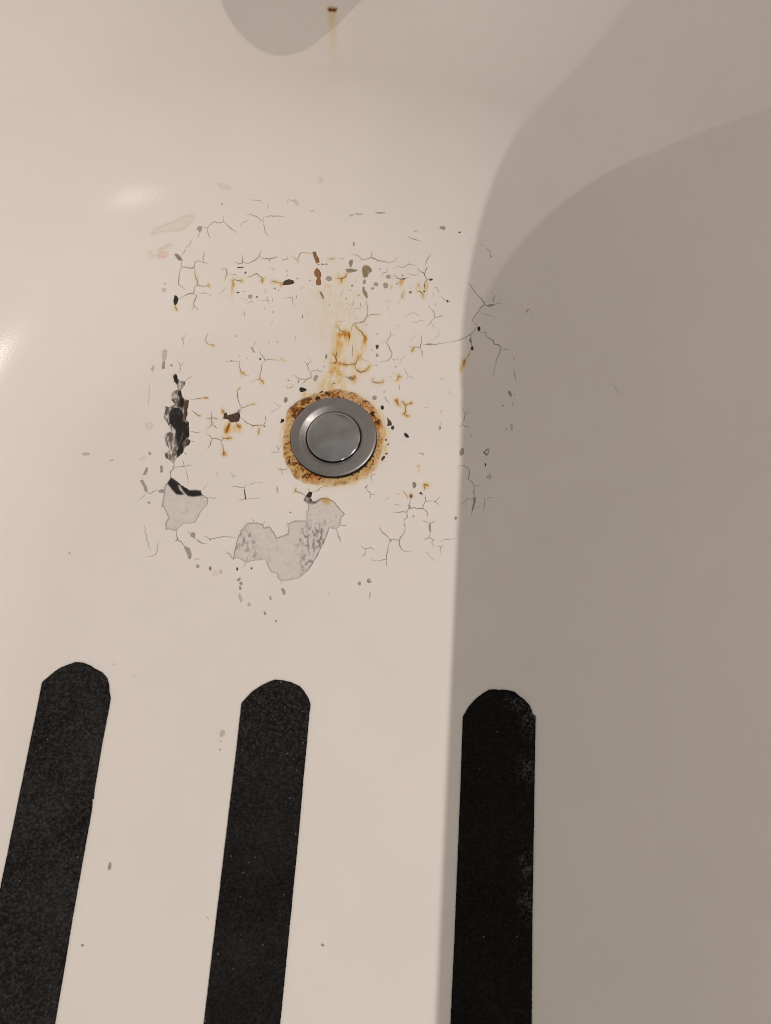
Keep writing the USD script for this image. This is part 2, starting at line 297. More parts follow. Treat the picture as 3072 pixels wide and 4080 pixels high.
CHIPS = '''
g:-13198,17210 -12993,17483 -12751,17477 -12791,17137 -12900,16946
o:-14912,14915 -14646,14954 -14356,14793 -14166,14504 -14510,14443 -14670,14590
k:-14618,11566 -14417,11548 -14246,11319 -14306,10900 -14502,10663 -14664,10997
d:-5652,13749 -5483,13974 -5132,14142 -4763,14093 -4592,13902 -4735,13732 -5246,13612 -5556,13582
g:-11112,19455 -11153,19416 -11210,19408 -11242,19445 -11263,19488 -11238,19539 -11181,19551 -11130,19546 -11107,19505
f:-15416,12321 -15474,12290 -15534,12300 -15580,12339 -15563,12399 -15528,12456 -15458,12466 -15404,12435 -15395,12377
f:-15692,11937 -15453,12030 -15294,11907 -15466,11625 -15626,11748
d:-8947,14311 -8850,14394 -8759,14283 -8863,14169 -8939,14210
g:-6702,14827 -6734,14791 -6786,14802 -6790,14852 -6756,14892 -6707,14873
g:-6452,14805 -6514,14785 -6561,14820 -6548,14875 -6497,14908 -6448,14870
g:-5274,14793 -5315,14767 -5364,14780 -5370,14835 -5322,14867 -5275,14842
g:-5236,14458 -5257,14399 -5322,14403 -5356,14454 -5320,14503 -5262,14508
g:-4322,14248 -4370,14196 -4440,14219 -4453,14274 -4407,14315 -4343,14303
g:-3246,14152 -3292,14107 -3347,14132 -3375,14188 -3321,14222 -3267,14209
g:-6173,13183 -6225,13151 -6285,13156 -6342,13179 -6343,13231 -6310,13276 -6248,13295 -6187,13279 -6167,13233
d:-9194,12543 -9245,12501 -9330,12472 -9413,12482 -9477,12504 -9454,12545 -9395,12579 -9308,12592 -9231,12579
g:-8775,12640 -8846,12624 -8909,12632 -8950,12650 -8944,12681 -8875,12706 -8796,12709 -8752,12692 -8745,12668
g:-8123,12281 -8136,12147 -8271,12113 -8383,12149 -8474,12230 -8462,12356 -8385,12469 -8244,12476 -8116,12417
d:-7657,12299 -7694,12262 -7752,12250 -7800,12281 -7798,12332 -7790,12384 -7733,12403 -7678,12391 -7645,12349
g:-5841,13101 -5865,13071 -5915,13052 -5974,13052 -5999,13076 -6012,13103 -5976,13130 -5916,13139 -5871,13125
g:-6148,11097 -6181,11034 -6243,11048 -6270,11100 -6246,11157 -6182,11157
g:-8786,10661 -8815,10635 -8850,10647 -8858,10686 -8831,10712 -8796,10700
g:-9072,8603 -9112,8550 -9178,8562 -9200,8633 -9158,8683 -9095,8671
g:-5491,8286 -5543,8281 -5570,8327 -5559,8380 -5510,8384 -5476,8342
g:-6919,11380 -6946,11335 -6997,11345 -7016,11393 -6985,11430 -6938,11427
g:-8542,6674 -8593,6655 -8630,6696 -8632,6754 -8581,6762 -8546,6730
g:-7886,6577 -7927,6545 -7979,6554 -7994,6615 -7954,6655 -7906,6632
g:-6745,6596 -6769,6538 -6820,6528 -6878,6554 -6898,6636 -6873,6701 -6830,6728 -6781,6716 -6737,6668
g:-9122,6211 -9172,6183 -9226,6201 -9274,6235 -9259,6289 -9229,6325 -9181,6335 -9134,6314 -9116,6266
k:-9629,14638 -9469,14689 -9315,14689 -9166,14758 -9021,14736 -9108,14665 -9310,14619 -9563,14576
f:-3694,19735 -3441,19966 -3119,19830 -3332,19879
g:-8918,12021 -8948,11992 -8990,12000 -8997,12044 -8967,12074 -8927,12062
g:-8566,11857 -8601,11866 -8646,11894 -8670,11932 -8685,11968 -8653,11968 -8611,11943 -8573,11909 -8559,11877
b:-3231,16604 -2939,16627 -2872,16384 -2699,16147 -2569,15756 -2878,15661 -3003,15973 -3185,16359
b:-2852,15278 -2638,15214 -2410,14956 -2340,14705 -2426,14441 -2355,14187 -2315,13931 -2534,13788 -2752,13896 -2775,14206 -2686,14421 -2934,14658 -3014,14908
o:-2444,13290 -2236,13307 -1991,12848 -1995,12633 -2138,12729
g:-1504,14279 -1708,14247 -1874,14309 -1967,14429 -1943,14578 -1784,14678 -1583,14676 -1444,14573 -1435,14428
o:-46,15982 78,16189 289,16182 303,15952 171,15541 42,15584
o:-291,15381 73,15434 812,15376 611,15233 199,15106 -167,15084
t:1134,15596 1363,15809 1680,15775 1957,15536 1994,15286 1724,15069 1635,14810 1378,14725 1266,14842 1156,15243
g:1268,14483 1436,14646 1554,14447 1467,14185 1286,14226
o:1275,13915 1427,13996 1498,13719 1728,13418 1810,13001 1598,13042 1304,13499
g:2580,14086 2450,14059 2329,14077 2241,14177 2255,14312 2343,14403 2465,14409 2564,14340 2635,14220
g:2231,13792 2150,13750 2046,13768 1993,13835 2023,13906 2091,13964 2201,13967 2286,13919 2307,13843
g:3431,13965 3285,13905 3136,13970 3062,14130 3047,14327 3192,14433 3348,14398 3482,14302 3490,14124
g:3655,14934 3642,14805 3501,14760 3350,14758 3252,14864 3266,14994 3349,15099 3493,15092 3637,15062
g:4780,15050 4747,15000 4686,14993 4631,15016 4602,15067 4617,15125 4669,15153 4728,15149 4764,15105
o:5530,13568 5444,13550 5347,13558 5306,13642 5316,13730 5395,13781 5489,13776 5564,13723 5572,13639
d:4315,14344 4268,14301 4203,14314 4190,14379 4234,14425 4295,14403
d:6695,13682 6630,13660 6567,13692 6555,13755 6554,13817 6610,13847 6674,13845 6712,13795 6731,13736
d:7317,14727 7221,14692 7102,14683 7035,14736 6984,14794 7058,14844 7164,14856 7275,14846 7336,14791
k:4949,14772 4886,14731 4815,14715 4743,14729 4706,14771 4715,14819 4770,14857 4852,14859 4915,14825
b:6686,14226 6631,14196 6582,14244 6592,14311 6647,14337 6701,14294
d:8756,12897 8706,12861 8648,12869 8600,12924 8609,13002 8638,13059 8689,13076 8745,13050 8765,12974
o:450,13967 417,13926 362,13912 308,13941 296,13999 316,14052 368,14079 423,14065 450,14018
g:265,13583 219,13558 175,13584 171,13637 218,13661 268,13639
o:3,12780 -55,12744 -111,12779 -121,12839 -58,12877 8,12843
g:712,14363 688,14325 647,14335 630,14369 649,14406 694,14403
b:1108,13186 1056,13171 1009,13200 1025,13251 1069,13272 1105,13238
g:-3253,14157 -3300,14130 -3341,14162 -3335,14210 -3293,14236 -3251,14207
g:5444,14035 5419,14001 5379,14008 5356,14043 5379,14080 5422,14070
g:3860,14730 3819,14716 3787,14736 3783,14775 3820,14789 3854,14771
k:-2258,15624 -2306,15594 -2373,15594 -2419,15611 -2456,15639 -2419,15672 -2364,15696 -2307,15680 -2254,15662
k:-2124,15618 -2169,15591 -2210,15613 -2223,15651 -2177,15676 -2125,15661
k:-1890,15662 -1937,15628 -2007,15632 -2033,15680 -1976,15718 -1911,15704
k:-2567,15598 -2630,15583 -2696,15578 -2763,15583 -2754,15605 -2727,15624 -2665,15639 -2592,15638 -2555,15621
d:2706,15523 2659,15509 2616,15535 2637,15572 2682,15586 2715,15559
d:2825,15522 2797,15499 2759,15506 2749,15543 2775,15576 2814,15558
g:401,17406 371,17337 314,17325 244,17395 209,17513 207,17613 244,17677 317,17624 367,17521
g:2915,9747 2843,9733 2786,9778 2802,9853 2868,9883 2927,9831
g:2881,7916 2990,7971 3106,7786 3086,7635 2952,7647 2874,7732
d:2799,8740 2929,8797 3080,8705 3053,8507 2934,8312 2828,8488
g:2582,8169 2534,8143 2487,8166 2489,8223 2528,8260 2571,8226
g:4467,7427 4405,7394 4348,7435 4345,7515 4412,7543 4464,7501
g:4756,7494 4704,7475 4662,7500 4667,7541 4719,7558 4770,7538
g:4671,6811 4623,6766 4562,6779 4530,6839 4586,6883 4658,6880
g:4521,6221 4484,6203 4456,6233 4458,6276 4495,6288 4531,6266
g:2832,6806 2806,6769 2767,6777 2754,6816 2771,6856 2811,6845
g:3009,6917 2987,6877 2946,6880 2920,6917 2946,6953 2986,6959
g:3088,6774 3067,6734 3028,6741 3005,6777 3027,6817 3067,6812
g:4298,5882 4273,5846 4233,5858 4220,5900 4248,5932 4286,5922
o:-1248,7097 -1310,7075 -1364,7140 -1377,7300 -1353,7463 -1294,7523 -1234,7528 -1196,7404 -1209,7238
g:-1363,6385 -1393,6338 -1461,6340 -1487,6387 -1456,6433 -1384,6438
g:-2125,5425 -1883,5546 -1792,5340 -1881,4996 -2074,4902 -2162,5085
o:638,5482 850,5612 1207,5585 1185,5246 928,5281
k:-3280,4156 -3154,4300 -2816,4250 -2597,4078 -2829,3882 -3126,3836
k:-1573,3906 -1437,4061 -1259,4098 -1270,3897 -1513,3800
k:-338,4897 -353,4844 -397,4791 -454,4783 -508,4788 -506,4843 -467,4894 -414,4930 -366,4926
o:-4424,3012 -4327,3318 -4134,3201 -4085,2930 -4313,2724
g:3254,3783 3187,3643 3063,3597 2946,3639 2868,3750 2877,3894 2963,3999 3093,4028 3227,3953
k:3618,3112 3812,3205 3928,2973 3843,2769 3687,2844
d:4181,2228 4345,2023 4611,1774 4703,1456 4293,1337 4310,1804
k:-4508,880 -4407,1321 -4204,1283 -4181,1068 -4366,946
g:-5479,8303 -5524,8285 -5557,8326 -5551,8379 -5504,8388 -5467,8354
g:-6746,6556 -6792,6541 -6843,6547 -6864,6609 -6861,6667 -6830,6707 -6783,6711 -6741,6674 -6735,6614
g:-6168,11078 -6225,11067 -6262,11116 -6245,11178 -6185,11183 -6152,11134
g:-5267,14821 -5292,14788 -5331,14799 -5344,14833 -5321,14868 -5279,14859
g:3869,4425 3863,4369 3833,4338 3800,4365 3778,4412 3775,4475 3801,4516 3835,4518 3865,4483
g:6943,9128 7194,9220 7554,9229 7783,9164 7459,9080 7152,9063
g:7803,19039 8117,19060 8257,18935 8231,18775 7916,18782 7723,18909
d:9550,18465 9490,18447 9427,18483 9388,18529 9404,18572 9466,18584 9535,18575 9581,18534 9590,18490
g:5499,18678 5813,18736 5794,18689 5585,18631
g:12201,16659 12307,16559 12383,16432 12207,16470
g:12058,12571 12359,12691 12769,12647 12672,12522 12217,12437
k:11357,10763 11476,10834 11602,10762 11611,10556 11477,10382 11367,10557
o:10760,9827 10859,9881 10951,9463 10812,9408 10720,9617
d:10901,9040 11047,9180 11142,8886 11018,8725 10860,8849
g:15329,11881 15620,12154 15653,12054 15431,11826
g:14135,5186 14311,5296 14492,4930 14403,4642 14193,4976
g:14731,4891 14694,4857 14653,4887 14646,4938 14689,4960 14731,4939
d:13807,3881 13740,3858 13689,3907 13712,3970 13779,3990 13829,3943
f:9194,4904 9275,4911 9354,4728 9273,4732
g:8530,1625 8628,1775 8750,1595 8674,1353 8543,1361
f:14453,2323 14608,2359 14648,1820 14493,1792
f:14211,1841 14175,1791 14099,1783 14047,1814 14005,1855 14044,1903 14100,1939 14176,1936 14203,1887
d:4627,1360 4839,1443 4879,1238 4781,1013 4597,1168
k:5728,741 5786,915 6059,720 6160,494 5947,430 5763,603
k:4326,65 4293,20 4245,31 4213,93 4209,172 4240,229 4287,236 4330,199 4344,127
k:4557,-266 4538,-314 4490,-340 4441,-325 4397,-293 4409,-241 4441,-200 4495,-186 4541,-216
d:4275,-1051 4527,-966 4487,-1127 4326,-1167
d:4012,-1579 4123,-1340 4308,-1279 4321,-1462 4149,-1706 4022,-1716
g:7420,-962 7378,-1002 7335,-970 7297,-922 7292,-835 7324,-771 7371,-773 7413,-806 7427,-882
o:6654,-3420 6819,-3335 7001,-3529 6932,-3804 6768,-3907 6684,-3643
d:7258,-4317 7373,-4102 7466,-4256 7600,-4379 7429,-4348
b:6468,-4557 6582,-4342 6760,-4489 6768,-4622 6650,-4765 6546,-4729
g:6506,-5177 6651,-5475 6700,-5604 6491,-5620
d:8445,-4831 8681,-4813 8585,-4927
g:6205,-6828 6322,-6950 6290,-7109 6187,-7073
g:5157,-8252 5322,-8239 5295,-8457 5150,-8511
g:8168,-6764 8286,-6624 8369,-7401 8274,-7495 8162,-7113
g:6975,-6236 6950,-6283 6917,-6326 6875,-6296 6841,-6257 6844,-6197 6874,-6152 6919,-6152 6962,-6175
g:10356,-385 10515,-47 10646,-83 10723,-495 10629,-733 10355,-774
h:12271,-326 12631,28 12788,-6 12754,-334 12565,-626 12343,-431
d:12539,-1455 12511,-1518 12480,-1568 12452,-1487 12431,-1398 12441,-1292 12474,-1257 12510,-1249 12531,-1345
g:11577,-4293 11787,-4232 11804,-4721 11727,-4949 11616,-5357 11523,-5585 11525,-5187 11618,-4736
f:12580,-2504 12842,-2120 13049,-2467 12884,-2662
g:10133,-6132 10250,-5947 10425,-6109 10224,-6300
d:-9184,1484 -8951,1502 -8894,1269 -8605,1388 -8193,1563 -7940,1631 -7817,1214 -7875,783 -8170,712 -8507,638 -8802,898 -9201,960
g:-8200,1620 -7976,1914 -7877,1684 -7941,1641
g:-7723,7671 -7595,7732 -7464,7390 -7257,7157 -7490,7238
f:-15060,6682 -14817,6826 -14641,6685 -14628,6066 -14718,5768 -14916,5746 -15041,6210
g:-14914,5727 -14715,5749 -14622,5101 -14781,4990 -14906,5122
g:-14032,5366 -14081,5320 -14145,5310 -14203,5358 -14224,5438 -14202,5517 -14137,5560 -14072,5508 -14018,5447
f:-15815,4882 -15618,5334 -15506,5155 -15519,4646
g:-14583,-2715 -14646,-2733 -14711,-2704 -14754,-2618 -14768,-2509 -14713,-2453 -14643,-2447 -14576,-2516 -14545,-2629
g:-14914,-4433 -14765,-3789 -14623,-3778 -14565,-4135 -14698,-4461
g:-13664,-3612 -13577,-3514 -13430,-3639 -13360,-4086 -13563,-4147
g:-15084,-4941 -14848,-4833 -14406,-5469 -14308,-5817 -14515,-5833 -14712,-5404
g:-13449,-5662 -13260,-5531 -13006,-5538 -12962,-5819 -13377,-5851
g:-14199,-6738 -14077,-6614 -13900,-6776 -14107,-6792
d:-6756,-4890 -6652,-5043 -6439,-5871 -6553,-5835
d:-5680,510 -5698,469 -5748,460 -5783,493 -5808,531 -5797,577 -5749,589 -5703,587 -5668,554
k:-1807,-5271 -1530,-4791 -1271,-4848 -1301,-5270 -1509,-5362
d:667,-3836 1276,-3726 1039,-3938 712,-3940
g:2874,-4141 3069,-3856 3112,-3930 2952,-4212
g:-2755,-6692 -2812,-6715 -2876,-6729 -2921,-6701 -2939,-6665 -2919,-6626 -2856,-6605 -2788,-6614 -2740,-6647
o:-8403,-11751 -8456,-11827 -8535,-11803 -8592,-11718 -8606,-11609 -8581,-11511 -8514,-11474 -8437,-11524 -8405,-11637
f:-7545,-11936 -7589,-12014 -7658,-12003 -7709,-11928 -7745,-11827 -7723,-11728 -7665,-11681 -7602,-11735 -7556,-11821
d:-6366,-11551 -6368,-11649 -6419,-11660 -6467,-11645 -6511,-11572 -6516,-11466 -6481,-11403 -6430,-11390 -6383,-11457
d:-5271,-11436 -5298,-11485 -5334,-11492 -5369,-11457 -5398,-11391 -5387,-11319 -5353,-11291 -5316,-11310 -5285,-11359
g:-6369,-12381 -6188,-12201 -6036,-12247 -6117,-12445 -6313,-12501
g:-6147,-12530 -5988,-12493 -5865,-12633 -5871,-12782 -6096,-12733
g:-6140,-12901 -6033,-12786 -5894,-13048 -5983,-13178 -6103,-13064
f:-6121,-13558 -5992,-13425 -5775,-13737 -5710,-14059 -5889,-14113
f:-5325,-14234 -5190,-14021 -5045,-14213 -5140,-14424
g:-2901,-12824 -2704,-12768 -2528,-13043 -2527,-13273 -2707,-13262
g:-3732,-13503 -3601,-13452 -3512,-13732 -3648,-13742
g:-3799,-14875 -3838,-14932 -3907,-14928 -3967,-14859 -4004,-14775 -3995,-14694 -3936,-14669 -3864,-14700 -3822,-14786
d:-2964,-15405 -3003,-15422 -3039,-15400 -3041,-15357 -3002,-15342 -2967,-15362
g:3162,-12105 3077,-12134 2999,-12081 2947,-11981 2988,-11882 3040,-11805 3119,-11822 3182,-11891 3190,-11998
h:3980,-11730 3911,-11817 3819,-11884 3708,-11839 3649,-11729 3669,-11606 3759,-11530 3866,-11552 3934,-11627
f:3968,-13007 3917,-13117 3886,-13020 3874,-12886 3886,-12705 3926,-12530 3971,-12548 4003,-12627 3998,-12815
g:-10762,-10151 -10705,-9976 -10565,-10093 -10355,-10120 -10094,-10609 -10088,-10988 -10260,-11044 -10497,-10555
g:-10039,-9281 -10183,-9321 -10320,-9275 -10433,-9160 -10422,-8996 -10333,-8862 -10174,-8886 -10052,-8976 -10015,-9123
g:-8944,-9312 -8705,-9251 -8798,-9472
g:-9357,-11556 -9394,-11647 -9481,-11674 -9578,-11655 -9613,-11556 -9623,-11457 -9549,-11403 -9462,-11404 -9373,-11451
g:-12395,-33057 -12411,-33233 -12481,-33270 -12556,-33270 -12604,-33104 -12599,-32913 -12549,-32786 -12478,-32797 -12403,-32861
g:-13388,-38034 -13464,-38029 -13530,-37998 -13553,-37948 -13536,-37903 -13474,-37894 -13410,-37904 -13357,-37943 -13347,-37994
f:-5777,-23797 -5867,-23929 -5980,-24009 -6104,-23957 -6138,-23785 -6091,-23634 -6015,-23482 -5891,-23522 -5784,-23610
f:-5953,-24311 -6010,-24340 -6074,-24320 -6073,-24257 -6026,-24216 -5971,-24251
f:-5886,-24926 -5925,-24967 -5976,-24974 -6022,-24933 -6045,-24868 -6013,-24820 -5976,-24779 -5927,-24809 -5883,-24855
f:-19490,-3060 -19624,-3130 -19857,-3151 -20051,-3111 -20069,-3024 -19939,-2946 -19729,-2890 -19511,-2914 -19401,-2982
f:-17416,-3401 -17486,-3471 -17665,-3480 -17777,-3418 -17658,-3351 -17478,-3331
g:-19436,-11309 -19507,-11318 -19560,-11265 -19546,-11197 -19480,-11191 -19426,-11237
g:2618,-36986 2505,-36946 2484,-36861 2557,-36806 2673,-36854 2707,-36943
g:-2962,-15388 -3036,-15403 -3072,-15340 -3062,-15269 -2986,-15262 -2935,-15319
f:897,19853 666,19820 407,19818 253,19848 245,19896 429,19941 702,19965 959,19951 980,19901
g:2844,20046 2588,20019 2249,20010 2061,20039 2114,20078 2273,20118 2601,20124 2929,20122 2954,20082
f:111,19694 -60,19669 -171,19760 -102,19876 65,19878 165,19802
'''
PATCHES = {
    'black_upper': '-13866,4483 -13719,4672 -13512,4590 -13445,4321 -13227,4046 -12761,4055 -12760,3695 -12949,3368 -13010,3189 -13241,3267 -13386,3643 -13698,3959',
    'black': '-13241,3267 -13010,3189 -12802,2675 -12586,2404 -12213,2367 -12167,1815 -12224,1429 -12139,1151 -12192,626 -11911,365 -11792,-330 -11693,-882 -11825,-985 -11529,-1240 -11609,-1571 -11950,-1875 -11991,-2293 -12483,-2881 -12597,-3255 -12730,-3220 -12877,-3095 -13340,-2857 -13481,-2502 -13178,-2249 -13164,-2064 -13524,-1677 -13678,-1133 -13632,-710 -13270,-541 -13298,-356 -13798,355 -14063,664 -14014,1190 -14045,1663 -13686,1597 -13299,1915 -13601,2178 -13732,2744 -13646,3041',
    'peel_left': '-12796,-4717 -12667,-4455 -12302,-4633 -11595,-5116 -10985,-5425 -10591,-5350 -10120,-5402 -9946,-5744 -9451,-5972 -9401,-6454 -9632,-6780 -9930,-7328 -10161,-8043 -10638,-8192 -11053,-8198 -11440,-8661 -11555,-8885 -12089,-8754 -12362,-8861 -12463,-8480 -12475,-8134 -12326,-7862 -12589,-7403 -12847,-6984 -12990,-6978 -12993,-6424 -13006,-5538 -13019,-5182 -12880,-4992',
    'peel': '-1898,-5562 -1806,-5218 -1330,-5341 -1162,-5594 -968,-5597 -891,-5529 -615,-5330 -328,-5245 -204,-5218 493,-5465 958,-5960 1483,-6491 1201,-6820 1188,-7431 911,-7782 363,-7712 216,-8371 25,-8987 -369,-10040 -914,-11177 -1578,-11879 -2249,-12096 -2928,-12221 -3231,-12062 -3289,-11691 -3818,-11564 -4119,-11084 -4359,-10639 -5101,-10754 -5812,-10976 -6292,-10743 -6592,-10639 -6861,-10786 -6806,-9935 -6741,-9161 -6504,-8412 -6086,-7773 -5384,-7719 -4876,-7793 -4759,-8079 -4359,-7944 -3980,-8348 -3677,-8824 -3283,-8639 -2813,-8388 -2905,-7919 -2933,-7661 -2511,-7324 -1517,-7247 -1532,-6680 -1468,-6236 -1503,-5886 -1667,-5766'}
ZONES = [
    ('black', 'k', '-13742,1117 -13521,1658 -12825,1666 -12469,1029 -12478,508 -12171,486 -11904,319 -11710,-883 -11952,-995 -12146,-1428 -11974,-2291 -12466,-2880 -12593,-2156 -12465,-1870 -12732,-1243 -12957,-329 -13569,279'),
    ('black', 'b', '-12622,2353 -12213,2367 -12167,1815 -12224,1429 -12139,1151 -12235,622 -12441,842 -12553,1593'),
    ('black', 'b', '-11825,-985 -11529,-1240 -11609,-1571 -11915,-1826 -12010,-1186'),
    ('black', 'k', '-13241,3267 -13010,3189 -12802,2675 -12551,2167 -12610,1684 -13012,1747 -13011,2321 -13227,2882'),
    ('black_upper', 'k', '-13866,4483 -13719,4672 -13512,4590 -13485,4299 -13350,3987 -13343,3647 -13611,3966 -13718,4201'),
    ('peel_left', 'k', '-12880,-4992 -12667,-4455 -12295,-4678 -11595,-5116 -10985,-5425 -10588,-5376 -10120,-5402 -9956,-5789 -10263,-5875 -10671,-5960 -11097,-5922 -11530,-5556 -11797,-5176 -11984,-5056 -11799,-5444 -11366,-5810 -11608,-5873 -12031,-5862 -12424,-5492 -12728,-5159'),
    ('peel', 's', '-1898,-5562 -1806,-5218 -1330,-5341 -1162,-5594 -891,-5529 -328,-5245 -832,-5701 -949,-5799 -1238,-5848 -1667,-5766'),
    ('peel', 'm', '-6686,-9585 -6354,-8616 -5697,-8565 -5481,-8979 -4682,-9432 -4867,-9957 -5357,-10672 -6094,-10686 -6216,-9719 -6736,-9844'),
    ('peel', 'm', '-1791,-7834 -998,-7425 145,-7163 434,-7576 216,-8371 25,-8987 -369,-10040 -914,-11177 -1434,-11300 -1546,-10214 -1878,-9389 -2178,-8898'),
    ('peel', 'm', '-852,-9737 -418,-9107 17,-8902 -369,-10040 -914,-11177 -1304,-11374 -1299,-10618'),
    ('peel', 'm', '-518,-8082 276,-7675 216,-8371 25,-8987 -484,-9283')]
TIDES = '''
t:-11631,21011 -11222,20969 -10762,20951 -10501,20834 -10852,20676 -11310,20676
t:-16843,16169 -16527,16565 -15772,17051 -14911,17505 -14245,18009 -13558,18231 -13399,18072 -14004,17301 -14667,16751 -15257,16684 -16029,16434 -16690,16061
k:-16337,14467 -16110,14705 -15730,14894 -15417,14935 -15400,14697 -15604,14513 -16186,14400
t:-16271,14912 -15855,15282 -15291,15680 -15165,15560 -15558,15245 -16123,14894
t:-17031,14613 -16750,14767 -16527,14380 -16712,14246
t:-3000,22440 -2739,22554 -2678,22277 -2938,22116
t:-5097,20604 -4834,20582 -4631,20270 -4874,20294
t:-15392,39 -15015,116 -14792,-195 -14995,-539 -15273,-421
t:-15380,-3156 -15061,-2765 -14912,-2890 -15254,-3146
t:-8230,-12105 -8108,-11804 -7820,-11824 -7821,-12116 -8092,-12219
'''
STAINS = '''
-96,9487 360 290 1.3
334,9290 144 520 1.6
53,9558 463 139 1.3
-419,9053 143 692 1.0
-215,8490 204 574 .5
-715,8333 255 1825 .28
660,7871 1328 2042 .16
1792,9120 185 404 1.5
1786,8540 225 574 .5
1502,7596 183 342 .6
-571,6740 264 101 1.5
152,6629 507 113 .7
-510,6064 506 674 .5
-128,5195 1109 668 .32
-780,4582 1408 443 .3
-1493,13835 1669 1698 .05
-1897,11109 2279 2979 .05
-82,11801 2285 2826 .06
4591,14474 188 285 .9
-579,14213 167 363 .5
6752,14118 166 406 .7
-7370,13720 103 143 1.3
-5699,13582 124 145 .8
-6488,13711 144 185 .6
-4450,15698 83 140 .8
-1702,13841 208 104 .5
958,13215 125 126 .6
3780,14037 104 206 .5
-9838,12920 183 515 .55
-9824,12193 163 417 .3
-12919,13303 201 399 .2
-11866,12802 161 141 .5
-10946,7569 141 79 1.3
-5669,13696 124 124 1.
-5011,6773 142 102 1.2
-4790,6621 182 68 .6
-429,6298 121 112 1.0
-797,5871 141 89 .8
-464,5560 161 112 .7
24,5770 121 157 .5
1267,5477 222 223 .7
1249,5083 141 111 .7
1413,6166 142 157 1.
4932,3714 240 154 1.1
6096,3588 180 87 1.3
5919,2389 139 108 1.4
5608,2561 119 87 1.
5954,8478 82 159 1.
-2810,3695 300 275 .45
10362,7575 121 370 1.6
10155,7017 121 329 .7
-8844,-94 188 280 1.1
-8624,205 515 561 .28
-7908,356 258 131 .9
-7903,-19 343 280 .25
-8134,5247 176 137 1.1
-8147,5000 123 196 .5
-6363,4509 87 136 .9
-10833,2690 173 67 1.4
-8655,-2166 136 146 1.4
-8332,-707 85 74 1.3
-8886,-751 136 111 .6
-11167,1039 137 66 1.
-6861,2435 191 95 .9
-9270,1477 120 132 .9
-9152,917 103 132 .8
-8206,3725 78 155 .7
-6151,-66 77 149 .8
-10041,751 516 564 .07
7080,-1951 94 145 1.1
7145,-2339 85 109 .9
7409,-2473 51 72 .8
7683,-3566 118 80 1.2
7920,-3556 84 53 1.2
7681,-3835 42 107 .8
5574,167 121 55 .4
6637,-4544 185 195 .5
-93,-5511 335 264 .8
-230,-5388 209 123 .6
-250,-4154 289 138 1.
465,-4021 217 107 1.
2723,-3148 291 123 1.3
-2580,-4797 86 228 .5
-4000,-3093 145 93 .4
'''
STRIPS = [
    '-19585,-21355 -19577,-21079 -19104,-20566 -18732,-20173 -18340,-19878 -17630,-19546 -17390,-19452 -16873,-19453 -16189,-19658 -15925,-19829 -15346,-20041 -14886,-20450 -14682,-20876 -14558,-21430 -14381,-21853 -14397,-23334 -14434,-25093 -14419,-28045 -14363,-28816 -14454,-28857 -14398,-29026 -14354,-29596 -14371,-31798 -14400,-36363 -14362,-39276 -14359,-42608 -14333,-43759 -19555,-44091 -19622,-38797 -19634,-35057 -19610,-32432 -19598,-29671 -19586,-26824 -19573,-22967',
    '-4811,-21491 -4590,-21208 -4167,-20671 -3609,-20211 -3034,-19868 -2565,-19659 -1948,-19669 -1321,-19775 -680,-20018 -340,-20335 12,-20789 166,-21105 229,-21249 206,-21813 234,-24200 237,-26585 281,-29696 266,-41673 284,-43624 -4815,-43946 -4714,-41991 -4772,-30014 -4777,-26597 -4786,-23978 -4813,-23051 -4826,-21611',
    '11452,-21308 11857,-20558 12333,-19979 12819,-19579 13309,-19239 13808,-19178 14059,-19221 14308,-19167 14809,-19192 15186,-19250 15441,-19451 15946,-19780 16326,-20141 16518,-20526 16583,-20762 16796,-20903 16799,-21167 16790,-23532 16759,-29741 16739,-34523 16775,-40631 16771,-41951 11403,-42291 11410,-40973 11455,-36408 11461,-31720 11468,-26207 11437,-21549']
WEAR = [[0.16404, -0.21325, 0.00646, 0.0114], [0.16305, -0.24665, 0.00684, 0.0095], [0.16327, -0.30908, 0.00494, 0.0114], [0.15417, -0.20046, 0.0076, 0.00494], [0.16331, -0.33447, 0.00456, 0.0095]]
# top rust spot -1525,35761 -2248,35715 -874,35801 -1578,34418 -1620,31537 -1656,27080 -1604,22048

# ------------------------------------------------------------------ places of the damage, on the unrolled tub, in hundredths of a millimetre
pts = lambda s: np.array([[float(a) for a in t.split(',')] for t in s.split()]) * 1e-5
